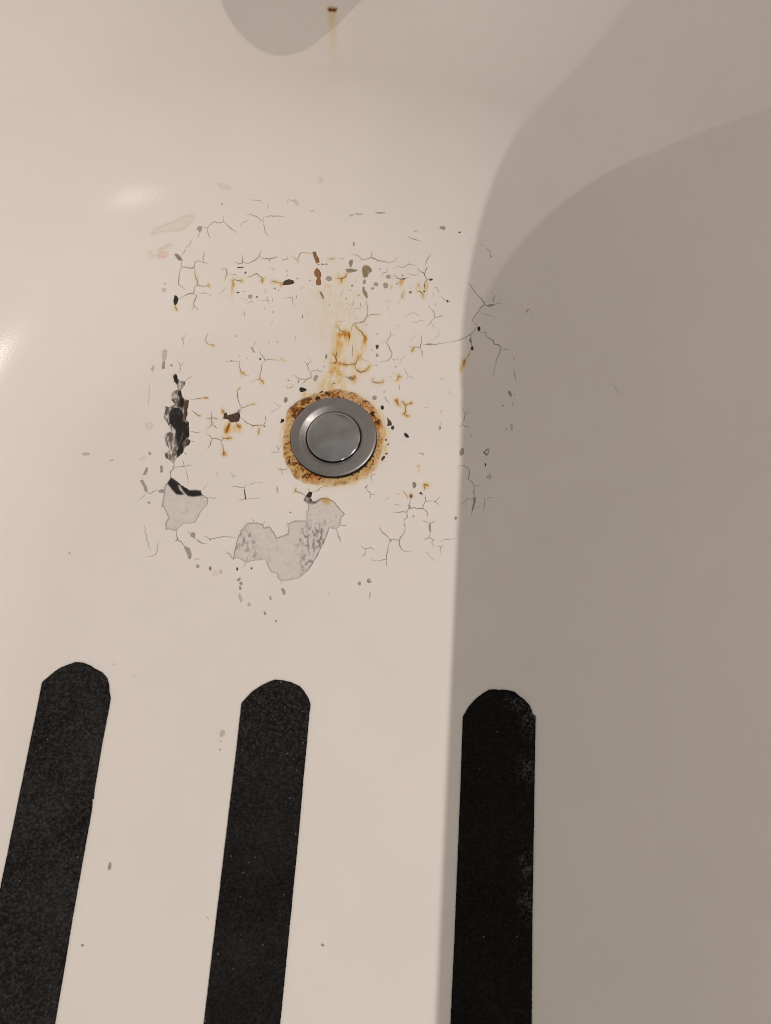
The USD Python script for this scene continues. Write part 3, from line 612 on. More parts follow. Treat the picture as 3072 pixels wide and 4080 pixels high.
# ------------------------------------------------------------------ materials of the tub
def tinted(name, rough, spec, bump=0.0, scale=600.0, mottle=0.0):
    nodes = {'a': ('attribute', {'attribute': 'tint'}), 'g': ('texture_coordinate', {}), 'n': ('noise_texture', {'scale': scale, 'detail': 4.0}),
             'b': ('bump', {'strength': 1.0, 'distance': bump}), 'p': ('principled_bsdf', {'roughness': rough, 'specular_ior_level': spec}),
             'r': ('map_range', {'from_min': 0.3, 'from_max': 0.7, 'to_min': 1 - mottle, 'to_max': 1 + mottle}),
             'x': ('vector_math', {'math_type': 'scale'})}
    return M(name, nodes, [('g.object', 'n.vector'), ('n.fac', 'b.height'), ('b.normal', 'p.normal'), ('n.fac', 'r.value'), ('a.vector', 'x.vector1'), ('r.result', 'x.scale'), ('x.vector', 'p.base_color')])
def plain(name, col, rough, spec=0.3, bump=0.0003, scale=900.0, vary=0.25):
    nodes = {'g': ('texture_coordinate', {}), 'n': ('noise_texture', {'scale': scale, 'detail': 5.0, 'roughness': 0.65}),
             'r': ('rgb_ramp', {'ramp': [(0.3, tuple(c * (1 - vary) for c in col)), (0.7, tuple(min(1, c * (1 + vary)) for c in col))]}),
             'b': ('bump', {'strength': 1.0, 'distance': bump}), 'p': ('principled_bsdf', {'roughness': rough, 'specular_ior_level': spec})}
    return M(name, nodes, [('g.object', 'n.vector'), ('n.fac', 'r.fac'), ('r.color', 'p.base_color'), ('n.fac', 'b.height'), ('b.normal', 'p.normal')])
WHITE = np.array([0.81, 0.775, 0.742])
enamel = M('enamel', {'a': ('attribute', {'attribute': 'tint'}), 'g': ('texture_coordinate', {}), 'n': ('noise_texture', {'scale': 700.0, 'detail': 2.0}),
    'b': ('bump', {'strength': 1.0, 'distance': 0.00006}), 's': ('noise_texture', {'scale': 9.0, 'detail': 5.0, 'roughness': .6}), 'f': ('vector_math', {'math_type': 'scale'}), 'fv': ('map_range', {'from_min': .3, 'from_max': .7, 'to_min': .975, 'to_max': 1.02}),
    'rr': ('map_range', {'from_min': 0.3, 'from_max': 0.7, 'to_min': 0.15, 'to_max': 0.20}), 'p': ('principled_bsdf', {'specular_ior_level': 0.10})},
    [('g.object', 'n.vector'), ('g.object', 's.vector'), ('n.fac', 'b.height'), ('b.normal', 'p.normal'), ('s.fac', 'rr.value'), ('rr.result', 'p.roughness'), ('a.vector', 'f.vector1'), ('s.fac', 'fv.value'), ('fv.result', 'f.scale'), ('f.vector', 'p.base_color')])
crack_mat = {'n': plain('crack_dark', (.15, .125, .10), .8), 's': plain('crack_brown', (.15, .10, .06), .8), 'r': plain('crack_rust', (.15, .068, .022), .8, vary=.5)}
chip_mat = {'g': plain('bare_primer', (.40, .365, .32), .55), 'f': plain('thinned_enamel', (.57, .545, .49), .4, vary=.08), 'o': plain('stained_primer', (.31, .275, .185), .55),
    'k': plain('bare_iron', (.030, .026, .022), .6, vary=.6), 'd': plain('rusted_iron', (.085, .055, .038), .7, vary=.6), 'b': plain('old_rust', (.30, .145, .060), .65, vary=.35),
    't': plain('half_stained_primer', (.32, .25, .15), .6, vary=.3, scale=250.0), 'h': plain('bare_primer_ring', (.20, .18, .15), .55)}
worn = tinted('worn_primer', 0.6, 0.25, 0.0002, 1100.0, 0.05)
crust = tinted('rust_crust', 0.75, 0.25, 0.0006, 1800.0, 0.25)

# ------------------------------------------------------------------ cracks and chips as shapes cut through the enamel
rng = np.random.default_rng(5)
def ribbon(p, w):
    """a jagged crack along p, thinning out to its ends"""
    seg = np.linalg.norm(np.diff(p, axis=0), axis=1); s = np.r_[0, np.cumsum(seg)]
    t = np.unique(np.r_[s, np.arange(0, s[-1], 0.0016)]); t = t[np.r_[True, np.diff(t) > 2e-4]]
    c = np.c_[np.interp(t, s, p[:, 0]), np.interp(t, s, p[:, 1])]
    g = np.gradient(c, axis=0); g /= np.linalg.norm(g, axis=1, keepdims=True) + 1e-12; nn = np.c_[-g[:, 1], g[:, 0]]
    j = rng.normal(0, 0.00022, len(t)); j[0] = j[-1] = 0; c = c + nn * j[:, None]
    k = np.clip(np.minimum(t, s[-1] - t) / max(s[-1] * 0.45, 1e-6), 0, 1)
    h = w / 2 * (0.35 + 0.65 * k) * rng.uniform(0.75, 1.3, len(t))
    return Polygon(np.vstack([c + nn * h[:, None], (c - nn * h[:, None])[::-1]])).buffer(0), c
def parts_of(g): return [x for x in getattr(g, 'geoms', [g]) if x.geom_type == 'Polygon' and x.area > 2e-9]
def rough_edge(poly, amp=0.00016, step=0.0007):
    r = poly.segmentize(step).exterior.coords; c = np.array(r)[:-1]
    return Polygon(c + rng.normal(0, amp, c.shape)).buffer(0)
patches = {k: rough_edge(Polygon(pts(v)).buffer(0)) for k, v in PATCHES.items()}
patches['black'] = patches['black'].difference(patches['black_upper'])
chips = [(l[0], Polygon(pts(l[2:])).buffer(0)) for l in CHIPS.strip().split('\n')]
chips = [(k, rough_edge(max(parts_of(p), key=lambda g: g.area), 0.00010, 0.0009)) for k, p in chips]
all_chips = unary_union([p.buffer(1e-5) for _, p in chips] + list(patches.values()))
cracks, rust_pts = [], []
for l in CRACKS.strip().split('\n'):
    h, b = l.split(':'); w, kind = h.split()
    got = [ribbon(pts(x), float(w) * WCRACK) for x in b.split('|')]
    cracks.append((kind, unary_union([g[0] for g in got])))
    if kind in 'rs': rust_pts += [(x, y, (1.0 if kind == 'r' else 0.12) * min(float(w), 2)) for g in got for x, y in g[1]]
for k in range(34):      # hairlines of the crazed band between the drain and the end wall
    c = np.array([rng.uniform(-.075, .075), rng.uniform(.078, .137)]) if k < 27 else np.array([rng.uniform(-.06, .085), rng.uniform(.02, .085)])
    if k >= 27 and np.hypot(*c) < .05: continue
    a = rng.choice([0, math.pi / 2]) + rng.normal(0, .35); n = rng.integers(3, 5); step = rng.uniform(.0012, .0034)
    line = [c]
    for _ in range(n): a += rng.normal(0, .5); line.append(line[-1] + step * np.array([math.cos(a), math.sin(a)]))
    cracks.append((rng.choice(['n', 'n', 'n', 's']), ribbon(np.array(line), rng.uniform(.4, .65) * WCRACK)[0]))
rust_pts = np.array(rust_pts)
drain_hole = Point(0, 0).buffer(0.0305, 48)
holes = unary_union([c.difference(all_chips) for _, c in cracks] + [all_chips, drain_hole])
hole_list = parts_of(holes)

# ------------------------------------------------------------------ rust stains and tide marks in the enamel's colour
stains = []
for l in STAINS.strip().split('\n'):
    c, rx, ry, s = l.split(); stains.append((pts(c)[0], float(rx) * 1e-5, float(ry) * 1e-5, float(s)))
from scipy.spatial import cKDTree
tree = cKDTree(rust_pts[:, :2])
RUST = np.array([0.16, 0.56, 1.55])
def tint(uv):
    n1 = fbm(np.c_[uv * 220, np.zeros(len(uv))], 3, 3); n2 = fbm(np.c_[uv * 700, np.zeros(len(uv))], 3, 8)
    a = np.zeros(len(uv))
    for c, rx, ry, s in stains:
        e = ((uv - c) / [rx, ry]) ** 2; a += 1.05 * s * np.exp(-e.sum(1) * 1.1)
    d, i = tree.query(uv, k=6, distance_upper_bound=0.008); i = np.minimum(i, len(rust_pts) - 1)
    a += (rust_pts[i, 2] * np.exp(-(d / 0.0019) ** 2) * 0.11).sum(1)
    r = np.hypot(uv[:, 0], uv[:, 1])
    ang = np.arctan2(uv[:, 1], uv[:, 0])
    a += 0.55 * np.exp(-np.clip((r - 0.0405) / 0.0035, 0, 9) ** 2) * (0.8 + 0.4 * np.sin(ang + .6))
    st_ = fbm(np.c_[uv * [750, 130], np.zeros(len(uv))], 4, 17); a *= (0.45 + 1.1 * n1) * (0.25 + 1.5 * np.clip((st_ - .3) * 2.2, 0, 1))
    a += np.clip(n2 - 0.62, 0, 1) * 2.0 * np.exp(-((uv - [-.003, .058]) / [.018, .03]) ** 2 @ np.ones(2))
    # the drip below the overflow on the end wall
    y = uv[:, 1]; k = np.clip((0.357 - y) / 0.095, 0, 1); w = 0.0030 + 0.0018 * k
    drip = np.exp(-((uv[:, 0] + 0.0158) / w) ** 2) * np.where(y < 0.3575, (1 - k) ** 4.0, np.exp(-((y - .3575) / .002) ** 2))
    a += drip * (0.42 + 0.3 * (n2 - .5))
    spot = np.exp(-(((uv[:, 0] + .0153) / .0037) ** 2 + ((y - .3575 - .0004 * np.sin(uv[:, 0] * 1500)) / .0017) ** 2) ** 2); a += spot * (2.6 + 4 * (n2 - .5))
    col = WHITE * np.exp(-np.clip(a, 0, 7)[:, None] * RUST) * (1 - .80 * np.clip(spot * (.3 + 1.6 * n2), 0, 1) ** 1.5)[:, None]
    col *= (1 + 0.02 * (fbm(np.c_[uv * 18, np.zeros(len(uv))], 3, 1) - 0.5))[:, None]
    for l in TIDES.strip().split('\n'):
        pg = Polygon(pts(l[2:])).buffer(0); x0, y0, x1, y1 = pg.bounds
        s = np.nonzero((uv[:, 0] > x0 - .004) & (uv[:, 0] < x1 + .004) & (uv[:, 1] > y0 - .004) & (uv[:, 1] < y1 + .004))[0]
        if len(s):
            q = shapely.points(uv[s]); e = shapely.distance(pg.exterior, q); ins = shapely.contains(pg, q)
            k = 0.65 * np.exp(-(e / 0.0007) ** 2) * (0.3 + 1.3 * n1[s]) + 0.30 * ins
            col[s] *= np.exp(-k[:, None] * (np.array([.13, .22, .36]) if l[0] == 't' else np.array([.06, .40, .52])))
    return col

def cut_sheet(cells, shape_list, keep_inside, height=0.0):
    """cells (n, 4: u0 v0 u1 v1) clipped by the shapes -> places, triangles (left over: outside the shapes, or inside them)"""
    st = shapely.STRtree(shape_list); bx = shapely.box(cells[:, 0], cells[:, 1], cells[:, 2], cells[:, 3])
    ci, si = st.query(bx, predicate='intersects'); order = np.argsort(ci, kind='stable'); ci, si = ci[order], si[order]
    V, T, n = [], [], 0
    whole = np.ones(len(cells), bool); whole[ci] = False
    for c in np.unique(ci):
        ss = [shape_list[k] for k in si[np.searchsorted(ci, c, 'left'):np.searchsorted(ci, c, 'right')]]
        g = ss[0] if len(ss) == 1 else unary_union(ss)
        r = bx[c].intersection(g) if keep_inside else bx[c].difference(g)
        for p in getattr(r, 'geoms', [r]):
            if p.geom_type != 'Polygon' or p.area < 1e-12: continue
            v, f = trimesh.creation.triangulate_polygon(p, engine='earcut')
            v = np.asarray(v)[:, :2]; f = np.asarray(f)
            a = v[f]; cr = (a[:, 1, 0] - a[:, 0, 0]) * (a[:, 2, 1] - a[:, 0, 1]) - (a[:, 1, 1] - a[:, 0, 1]) * (a[:, 2, 0] - a[:, 0, 0])
            f[cr < 0] = f[cr < 0][:, ::-1]
            V.append(v); T.append(f + n); n += len(v)
    return (np.vstack(V) if V else np.zeros((0, 2))), (np.vstack(T) if T else np.zeros((0, 3), int)), whole
def floor_of(poly, depth, cell=None):
    """the sunk floor of a chip: places, points, normals, triangles"""
    if cell is None:
        v, f = trimesh.creation.triangulate_polygon(poly, engine='earcut'); v = np.asarray(v)[:, :2]; f = np.asarray(f)
        a = v[f]; cr = (a[:, 1, 0] - a[:, 0, 0]) * (a[:, 2, 1] - a[:, 0, 1]) - (a[:, 1, 1] - a[:, 0, 1]) * (a[:, 2, 0] - a[:, 0, 0]); f[cr < 0] = f[cr < 0][:, ::-1]
    else:
        x0, y0, x1, y1 = poly.bounds; gx, gy = np.meshgrid(np.arange(x0, x1, cell), np.arange(y0, y1, cell)); gx, gy = gx.ravel(), gy.ravel()
        v, f, _ = cut_sheet(np.c_[gx, gy, gx + cell, gy + cell], [poly], True)
        key, inv = np.unique((v * 1e7).round().astype(np.int64), axis=0, return_inverse=True); first = np.zeros(len(key), int); first[inv.ravel()] = np.arange(len(v)); v = v[first]; f = inv.ravel()[f]
    P, N, _ = surface(v)
    return v, P - N * depth if not callable(depth) else P - N * depth(v)[:, None], N, f

# ------------------------------------------------------------------ the bathtub: basin with the damage cut out, then cracks, chips and peeled patches
tub = thing('bathtub', 'cream white enamel bathtub, its floor cracked, chipped and rust stained round the drain', 'bathtub')
def spaced(a, b, fine_a, fine_b, fine, coarse):
    k = lambda lo, hi, h: np.linspace(lo, hi, max(2, int(round((hi - lo) / h)) + 1))
    return np.unique(np.r_[k(a, fine_a, coarse), k(fine_a, fine_b, fine), k(fine_b, b, coarse)].round(7))
gu = spaced(X0 - W - L6 - .02, X0 + W + L6 + .02, -.175, .165, .00125, .008)
gv = np.unique(np.r_[spaced(YF - L6 - .02, YE + L6 + .02, -.15, .245, .00125, .008), np.arange(.245, .375, .0025)].round(7))
UU, VV = np.meshgrid(gu, gv); uv = np.c_[UU.ravel(), VV.ravel()]
nu, nv = len(gu), len(gv); ii = np.arange(nu * nv).reshape(nv, nu)
q = np.stack([ii[:-1, :-1], ii[:-1, 1:], ii[1:, 1:], ii[1:, :-1]], -1).reshape(-1, 4)
P, N, D = surface(uv)
q = q[(D[q] < L6).any(1)]
cv, ct, whole = cut_sheet(np.c_[uv[q[:, 0]], uv[q[:, 2]]], hole_list, False)
q = q[whole]; tri = np.vstack([q[:, :3], q[:, [0, 2, 3]]])
use, inv = np.unique(tri, return_inverse=True); tri = inv.reshape(-1, 3); uv = uv[use]
uv_all = np.vstack([uv, cv]); tri = np.vstack([tri, ct + len(uv)])
P, N, D = surface(uv_all); col = np.tile(WHITE, (len(P), 1))
# enamel lifting a little along the breaks
ht = shapely.STRtree(hole_list); amp_h = np.array([.00030 if h.area > 1.5e-4 and not h.contains(Point(0, 0)) else .00010 if not h.contains(Point(0, 0)) else 0 for h in hole_list])
def lift(p):
    o = np.zeros(len(p)); (pi, hi), dd = ht.query_nearest(shapely.points(p), max_distance=.005, return_distance=True, all_matches=False)
    o[pi] = amp_h[hi] * np.exp(-dd / .0013); return o * (.4 + 1.2 * noise(np.c_[p * 260, np.zeros(len(p))], 6))
zn = np.nonzero((np.abs(uv_all[:, 0]) < .17) & (uv_all[:, 1] > -.15) & (uv_all[:, 1] < .25))[0]
lz = lift(uv_all[zn]); hx = lift(uv_all[zn] + [.0003, 0]) - lift(uv_all[zn] - [.0003, 0]); hy = lift(uv_all[zn] + [0, .0003]) - lift(uv_all[zn] - [0, .0003])
P[zn] += N[zn] * lz[:, None]; nn_ = N[zn] - np.c_[hx, hy, 0 * hx] / .0006; N[zn] = nn_ / np.linalg.norm(nn_, axis=1, keepdims=True)
near = (np.abs(uv_all[:, 0]) < .2) & (uv_all[:, 1] > -.2) & (uv_all[:, 1] < .38); col[near] = tint(uv_all[near])
# the broken edges of the enamel
sv, sf, sn, sc, k = [], [], [], [], 0
for h in hole_list:
    for ring in [h.exterior, *h.interiors]:
        c = np.array(ring.coords); a, na, _ = surface(c); e = np.diff(a, axis=0); m_ = np.cross(e, na[:-1]); m_ /= np.linalg.norm(m_, axis=1, keepdims=True) + 1e-15
        n = len(e); lf = lift(c)[:, None]; tp = a + na * lf; quad = np.stack([tp[:-1], tp[1:], a[1:] - na[1:] * .0014, a[:-1] - na[:-1] * .0014], 1)
        sv.append(quad.reshape(-1, 3)); sn.append(np.repeat(-m_, 4, 0)); idx = k + np.arange(n)[:, None] * 4; sf += [idx + [0, 1, 2], idx + [0, 2, 3]]; k += 4 * n
sv, sn, sf = np.vstack(sv), np.vstack(sn), np.vstack(sf)
part('basin', np.vstack([P, sv]), np.vstack([tri, sf + len(P)]), enamel, tub, np.vstack([N, sn]), np.vstack([col, np.tile(WHITE * [.62, .58, .52], (len(sv), 1))]))
for kind, g in cracks:
    V, F_, NN, n = [], [], [], 0
    for p in parts_of(g.difference(all_chips)):
        v, pp, nn, f = floor_of(p.buffer(.00006), .0003); V.append(pp); NN.append(nn); F_.append(f + n); n += len(pp)
    if V: part('crack', np.vstack(V), np.vstack(F_), crack_mat[kind], tub, np.vstack(NN))
DEPTH = {'g': .00022, 'f': .00010, 'o': .00025, 'k': .0006, 'd': .0005, 'b': .0004, 't': .0003, 'h': .0003}
big = unary_union(list(patches.values()))
for kind, p in chips:
    if p.intersection(big).area > .6 * p.area: continue
    v, pp, nn, f = floor_of(p.buffer(.00005), DEPTH[kind])
    path = part('chip', pp, f, chip_mat[kind], tub, nn)
    if kind == 'h':      # a flake of enamel left standing in the chip's middle
        v, pp, nn, f = floor_of(Polygon(np.array(p.buffer(-.0007).exterior.coords) + [.0003, .0003]), .0)
        part('flake', pp, f, enamel, path, nn, np.tile(WHITE * .93, (len(pp), 1)))
def soft_in(poly, v, w):
    q = shapely.points(v); d = shapely.distance(poly.exterior, q) * np.where(shapely.contains(poly, q), 1, -1)
    return np.clip(d / w + 0.5, 0, 1)
BLACK, BROWN, GREY, PALE = (np.array(c) for c in ((.020, .019, .019), (.115, .062, .035), (.30, .28, .25), (.70, .665, .63)))
LAB = {'black_upper': 'small dark hook-shaped loss above the long black one', 'black': 'long black patch of lost enamel with white scratches', 'peel_left': 'pale peeled patch with a black upper edge', 'peel': 'large pale peeled patch with grey scuffs'}
for name, poly in patches.items():
    dark = 'black' in name; z = [(k, Polygon(pts(g)).buffer(0)) for a, k, g in ZONES if a == name]
    dep = lambda v: np.full(len(v), .0010 if dark else .0004) + (fbm(np.c_[v * 900, np.ones(len(v))], 3, 4) - .5) * (.0008 if dark else .0002)
    v, pp, nn, f = floor_of(poly.buffer(.00006), dep, .0006)
    o = np.ones(len(v)); n1 = fbm(np.c_[v * [900, 260], o], 4, 11); n2 = fbm(np.c_[v * 420, o], 4, 12); n3 = fbm(np.c_[v * 130, o], 3, 13); n4 = fbm(np.c_[v * 1300, o], 2, 14)
    if dark:                       # iron laid bare; primer smeared over it in scratches
        k = np.clip((n1 - .44) * 7, 0, 1)[:, None]; c = np.array([.15, .135, .12]) * (1 - k) + np.array([.62, .59, .55]) * k
        c = c * (.55 + .9 * n2)[:, None]
    else:
        c = PALE * (0.95 + .10 * n3 + .07 * (n4 - .5))[:, None]; k = np.clip((n2 - .58) * 6, 0, 1)[:, None] * .22; c = c * (1 - k) + GREY * k
    for kind, zp in z:
        s = soft_in(zp, v, .0012)[:, None]
        if kind == 'k': j = np.clip((n1 - .66) * 6, 0, 1)[:, None]; c = c * (1 - s) + s * (BLACK * (1 - j * .8) + np.array([.28, .26, .24]) * j * .8)
        if kind == 'b': c = c * (1 - s) + s * BROWN * (.6 + .8 * n2)[:, None]
        if kind == 's': j = np.clip((n4 - .42) * 6, 0, 1)[:, None]; c = c * (1 - s) + s * (np.array([.12, .095, .08]) * (1 - j) + np.array([.42, .39, .36]) * j)
        if kind == 'm': s = soft_in(zp, v, .008)[:, None]; j = (np.clip((n2 * .38 + n4 * .20 + n1 * .42 - .475) * 7, 0, 1)[:, None]) * s * .85; c = c * (1 - j) + np.array([.21, .19, .175]) * j
    if not dark: e = shapely.distance(poly.exterior, shapely.points(v)); c = c * (1 - .62 * np.exp(-(e / .00045) ** 2) * (.35 + 1.1 * n3))[:, None]
    a = np.zeros(len(v))
    for cc, rx, ry, s in stains: a += s * np.exp(-(((v - cc) / [rx, ry]) ** 2).sum(1) * 1.1)
    c = c * np.exp(-np.clip(a, 0, 3)[:, None] * RUST)
    part('peeled_patch' if not dark else 'bare_patch', pp, f, worn, tub, None, c, LAB[name], True)

# rust crust heaped round the drain
NT, NR = 560, 56
th = np.arange(NT) / NT * 2 * np.pi
edge = np.interp(np.degrees(th), [0, 25, 45, 66, 90, 110, 130, 148, 168, 182, 202, 215, 232, 245, 262, 293, 305, 322, 345, 360], [41.4, 42, 43.2, 43.6, 43.6, 42, 43.2, 46, 42, 42, 43, 44.5, 46.5, 46, 42.6, 42.4, 42.6, 43.6, 41.8, 41.4]) * 1e-3
heavy = np.interp(np.degrees(th), [0, 30, 60, 90, 130, 160, 185, 205, 225, 240, 262, 300, 325, 340, 360], [.75, .95, .9, 1, 1, .8, .35, .4, .85, .55, .35, .3, .45, .6, .75])
TH_, R_ = np.meshgrid(th, np.linspace(0, 1, NR), indexing='ij'); cs = np.stack([np.cos(TH_), np.sin(TH_)], -1)
edge = (edge[:, None] + .0026 * (fbm(np.c_[np.cos(th) * 7, np.sin(th) * 7, th * 0], 4, 20) - .5)[:, None])
rad = .0295 + (edge - .0295) * R_; v = (cs * rad[..., None]).reshape(-1, 2); o = np.zeros(len(v))
n1, n2, n3, n4 = (fbm(np.c_[v * s, o], 4, 30 + i) for i, s in enumerate((230, 560, 120, 1150)))
hv = np.repeat(heavy, NR); rim = R_.ravel(); fade = np.clip((1 - rim) / .25, 0, 1)
lump = np.clip(n2 - .40, 0, 1) * 2.6 + np.clip(n4 - .5, 0, 1) * 1.6
hgt = (.00012 + hv * (.0007 * n1 + .0013 * lump)) * fade - .0002 * (rim > .985)
P, N, _ = surface(v); P = P + N * hgt[:, None]
cream, yel, org, brn, blk = (np.array(c) for c in ((.70, .54, .31), (.70, .43, .13), (.54, .225, .035), (.17, .062, .018), (.035, .022, .016)))
mix = lambda a, b, k: a * (1 - np.clip(k, 0, 1)[:, None]) + b * np.clip(k, 0, 1)[:, None]
c = mix(np.tile(cream, (len(v), 1)), yel, .25 + .9 * hv * n1 + .5 * (n3 - .4)); c = mix(c, org, (n1 - .52 + .18 * hv) * 5 * (.3 + .9 * hv)); c = mix(c, np.array([.70, .56, .40]), (n4 - .53) * 9 * hv * (n3 < .55))
c = mix(c, brn, (n3 * .5 + n2 * .5 - .63 + .09 * hv) * 12); c = mix(c, blk, (n2 * .5 + n1 * .5 - .665 + .06 * hv) * 22)
c = mix(c, WHITE * [.96, .86, .66], np.clip((rim - .80) / .2, 0, 1) ** 1.3 * (1 - .5 * hv))
gap_shade = .0354 + .0010 * np.clip(np.cos(np.arctan2(v[:, 1], v[:, 0]) + 1.0), 0, 1)  # shade under the flange lip, painted into the crust colour, wider at near right
c = mix(c, blk, np.clip((gap_shade + .0008 * (n2 - .5) - np.linalg.norm(v, axis=1)) / .0005, 0, 1))
ii = np.arange(NT * NR).reshape(NT, NR); jj = np.roll(ii, -1, 0)
qq = np.stack([ii[:, :-1], ii[:, 1:], jj[:, 1:], jj[:, :-1]], -1).reshape(-1, 4)
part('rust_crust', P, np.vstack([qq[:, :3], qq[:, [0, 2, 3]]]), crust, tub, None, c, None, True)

# ------------------------------------------------------------------ the drain: flange a little lifted on the near right side, and its domed stopper
def lathe(profile_pts, n=128):
    p = np.array(profile_pts) * 1e-3; a = np.arange(n) / n * 2 * np.pi; m = len(p)
    v = np.stack([np.outer(np.cos(a), p[:, 0]), np.outer(np.sin(a), p[:, 0]), np.tile(p[:, 1], (n, 1))], -1).reshape(-1, 3)
    i = np.arange(n * m).reshape(n, m); j = np.roll(i, -1, 0)
    q = np.stack([i[:, :-1], j[:, :-1], j[:, 1:], i[:, 1:]], -1).reshape(-1, 4)
    t = trimesh.Trimesh(v, np.vstack([q[:, :3], q[:, [0, 2, 3]]]), process=False); t.merge_vertices(); t.update_faces(t.nondegenerate_faces()); t.fix_normals(); return t
def metal(name, col, rough, amp, worn_to):
    nodes = {'g': ('texture_coordinate', {}), 'm': ('mapping', {'scale': (90.0, 260.0, 90.0), 'rotation': (0, 0, .6)}), 'n': ('noise_texture', {'scale': 1.0, 'detail': 6.0, 'roughness': .65}),
             'l': ('noise_texture', {'scale': 45.0, 'detail': 4.0, 'roughness': .6}), 'c': ('rgb_ramp', {'ramp': [(.35, worn_to), (.6, col)]}),
             'r': ('map_range', {'from_min': .3, 'from_max': .7, 'to_min': rough - amp, 'to_max': rough + amp}), 'b': ('bump', {'strength': 1.0, 'distance': .00004}), 'p': ('principled_bsdf', {'metallic': 1.0})}
    return M(name, nodes, [('g.object', 'm.vector'), ('m.vector', 'n.vector'), ('g.object', 'l.vector'), ('l.fac', 'c.fac'), ('c.color', 'p.base_color'), ('n.fac', 'r.value'), ('r.result', 'p.roughness'), ('n.fac', 'b.height'), ('b.normal', 'p.normal')])
flange_m = metal('dulled_chrome', (.315, .307, .312), .44, .06, (.275, .266, .266)); stopper_m = metal('polished_chrome', (.42, .435, .46), .15, .05, (.31, .31, .315))
dark_m = plain('drain_dark', (.010, .009, .008), .6)
drain = thing('bath_drain', 'round chrome bath drain with closed domed stopper inside a ring of rust', 'drain')
ax = np.array([math.sin(math.radians(38)), math.cos(math.radians(38)), 0]); tilt = trimesh.transformations.rotation_matrix(math.radians(-2.1), ax); tilt[2, 3] = .0012
def put(name, prof, mat, parent, smooth=35):
    t = lathe(prof); t.apply_transform(tilt); return part(name, t.vertices, t.faces, mat, parent, smooth=smooth)
fl = put('flange', [(33.6, .3), (34.7, .5), (35, 1.0), (34.85, 1.55), (34.2, 2.0), (33, 2.2), (29.2, 2.5), (28, 2.48), (27.2, 2.3), (26.2, 1.75), (25.0, .9), (24.0, .35), (23.1, .0), (22.6, -.5), (22.55, -5), (31, -5), (31.4, .2), (33.6, .3)], flange_m, drain)
sp = put('stopper', [(0, 2.75), (4, 2.72), (9, 2.58), (14, 2.30), (18, 1.95), (20, 1.7), (21.2, 1.40), (21.8, 1.0), (22.05, .4), (22.1, -4.5), (0, -4.5)], stopper_m, drain)
put('waste_pipe', [(0, -3), (30.4, -3), (30.4, -.6), (31.2, -.6), (31.2, -9), (0, -9)], dark_m, drain)

# ------------------------------------------------------------------ black grip strips stuck to the floor
def grip_mat(name, base, pale, spots):
    nodes = {'g': ('texture_coordinate', {}), 'n': ('noise_texture', {'scale': 520.0, 'detail': 4.0, 'roughness': .75}), 'w': ('noise_texture', {'scale': 22.0, 'detail': 3.0, 'roughness': .5}), 'v': ('voronoi_texture', {'scale': 420.0}), 'wn': ('white_noise_texture', {}),
             'e': ('math', {'math_type': 'greater_than', 'value2': spots}), 'sp': ('math', {'math_type': 'less_than', 'value2': .24}), 'wr': ('map_range', {'from_min': .3, 'from_max': .7, 'to_min': .38, 'to_max': .58}), 'mu': ('math', {'math_type': 'multiply'}), 'wm': ('math', {'math_type': 'multiply'}),
             'r': ('rgb_ramp', {'ramp': [(.17, base), (.33, pale)]}), 'mx': ('mix_color', {'b': (.12, .12, .12)}), 'at': ('attribute', {'attribute': 'tint'}), 'ng': ('map_range', {'from_min': .48, 'from_max': .66, 'to_min': 0.0, 'to_max': 1.0, 'clamp': True}), 'wx': ('math', {'math_type': 'multiply', 'use_clamp': True}), 'm2': ('mix_color', {'b': (.085, .085, .088)}), 'b': ('bump', {'strength': 1.0, 'distance': .0009}), 'p': ('principled_bsdf', {'roughness': .85, 'specular_ior_level': .16})}
    return M(name, nodes, [('g.object', 'n.vector'), ('g.object', 'w.vector'), ('g.object', 'v.vector'), ('n.fac', 'wm.value1'), ('w.fac', 'wr.value'), ('wr.result', 'wm.value2'), ('wm.value', 'r.fac'), ('v.color', 'wn.vector'), ('wn.value', 'e.value1'), ('v.distance', 'sp.value1'),
        ('e.value', 'mu.value1'), ('sp.value', 'mu.value2'), ('n.fac', 'ng.value'), ('ng.result', 'wx.value1'), ('at.fac', 'wx.value2'), ('wx.value', 'm2.fac'), ('r.color', 'm2.a'), ('m2.result', 'mx.a'), ('mu.value', 'mx.fac'), ('mx.result', 'p.base_color'), ('n.fac', 'b.height'), ('b.normal', 'p.normal')])
SL = ['black grip strip on the left, with a nick in its right edge', 'middle black grip strip, straight below the drain, pale specks near its tip', 'black grip strip in the shadow on the right, pale worn patches along its right edge']
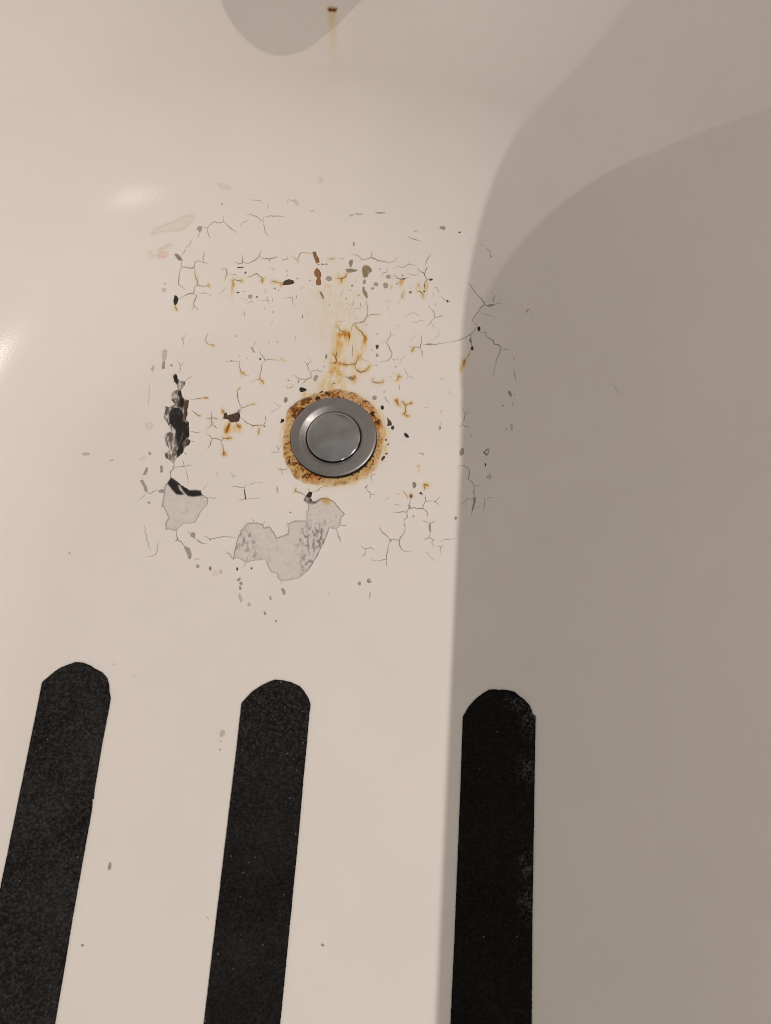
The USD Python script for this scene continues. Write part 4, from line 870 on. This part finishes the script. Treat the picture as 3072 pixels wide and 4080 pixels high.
for k, (s, lab) in enumerate(zip(STRIPS, SL)):
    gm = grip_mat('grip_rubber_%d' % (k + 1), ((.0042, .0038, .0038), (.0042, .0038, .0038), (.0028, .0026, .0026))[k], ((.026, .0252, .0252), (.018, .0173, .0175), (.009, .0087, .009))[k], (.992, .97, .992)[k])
    p = rough_edge(Polygon(pts(s)).buffer(0), .00006, .0012)
    st = thing('grip_strip', lab, 'grip strip', 'black grip strips stuck to the tub floor')
    v, pp, nn, f = floor_of(p, -.0007, .0025)
    wear = np.full(len(v), .10)
    if k == 2:
        for wx, wy, ra, rb in WEAR: wear = np.maximum(wear, 1.6 * np.exp(-((v[:, 0] - wx) / ra) ** 2 - ((v[:, 1] - wy) / rb) ** 2))
    if k == 1: wear += .35 * np.exp(-((v[:, 1] + .215) / .05) ** 2)
    if k == 0: wear += .25
    c = np.array(p.exterior.coords); a, na, _ = surface(c); n = len(c) - 1
    wall = np.stack([a[:-1] + na[:-1] * .00003, a[1:] + na[1:] * .00003, a[1:] + na[1:] * .0007, a[:-1] + na[:-1] * .0007], 1).reshape(-1, 3); i = np.arange(n)[:, None] * 4
    wf = np.vstack([i + [0, 1, 2], i + [0, 2, 3]])
    e = np.diff(a, axis=0); wn = np.cross(e, na[:-1]); wn /= np.linalg.norm(wn, axis=1, keepdims=True) + 1e-12
    if Polygon(c).exterior.is_ccw is False: wn, wf = -wn, wf[:, ::-1]
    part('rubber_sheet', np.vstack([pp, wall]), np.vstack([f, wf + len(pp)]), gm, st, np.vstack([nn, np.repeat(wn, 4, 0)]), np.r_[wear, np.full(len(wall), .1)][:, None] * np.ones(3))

# ------------------------------------------------------------------ chrome overflow plate, just above the picture; its shadow falls on the end wall
chrome = metal('plate_chrome', (.6, .6, .62), .2, .04, (.5, .5, .5))
pc, pn, _ = surface([PLATE_UV]); pc, pn = pc[0], pn[0]
zx = np.array([1.0, 0, 0]); zy = np.cross(pn, zx); T = np.eye(4); T[:3, 0], T[:3, 1], T[:3, 2], T[:3, 3] = zx, zy, pn, pc
ov = thing('overflow_plate', 'round chrome overflow plate on the end wall above the drain', 'overflow plate')
t = lathe([(PR, -1), (PR + 1, 1), (PR + 1, PD - 9), (PR - 1, PD - 4), (PR - 5, PD - 1.5), (PR * .6, PD), (0, PD + 1), (0, -1), (PR, -1)], 96); t.apply_transform(T)
part('cover', t.vertices, t.faces, chrome, ov, smooth=35)
# white panel added out of view over the rim, for the stopper to reflect
pan = thing('added_panel', 'plain white panel added out of view over the drain end for the stopper to reflect', 'wall panel')
pb = trimesh.creation.box((1.1, .012, .62)); pb.apply_translation((X0, YE + OR + .06, HT + .004 + .31)); part('panel', pb.vertices, pb.faces, M('panel_white', {'p': ('principled_bsdf', {'base_color': (.72, .70, .67), 'roughness': .3})}, []), pan)
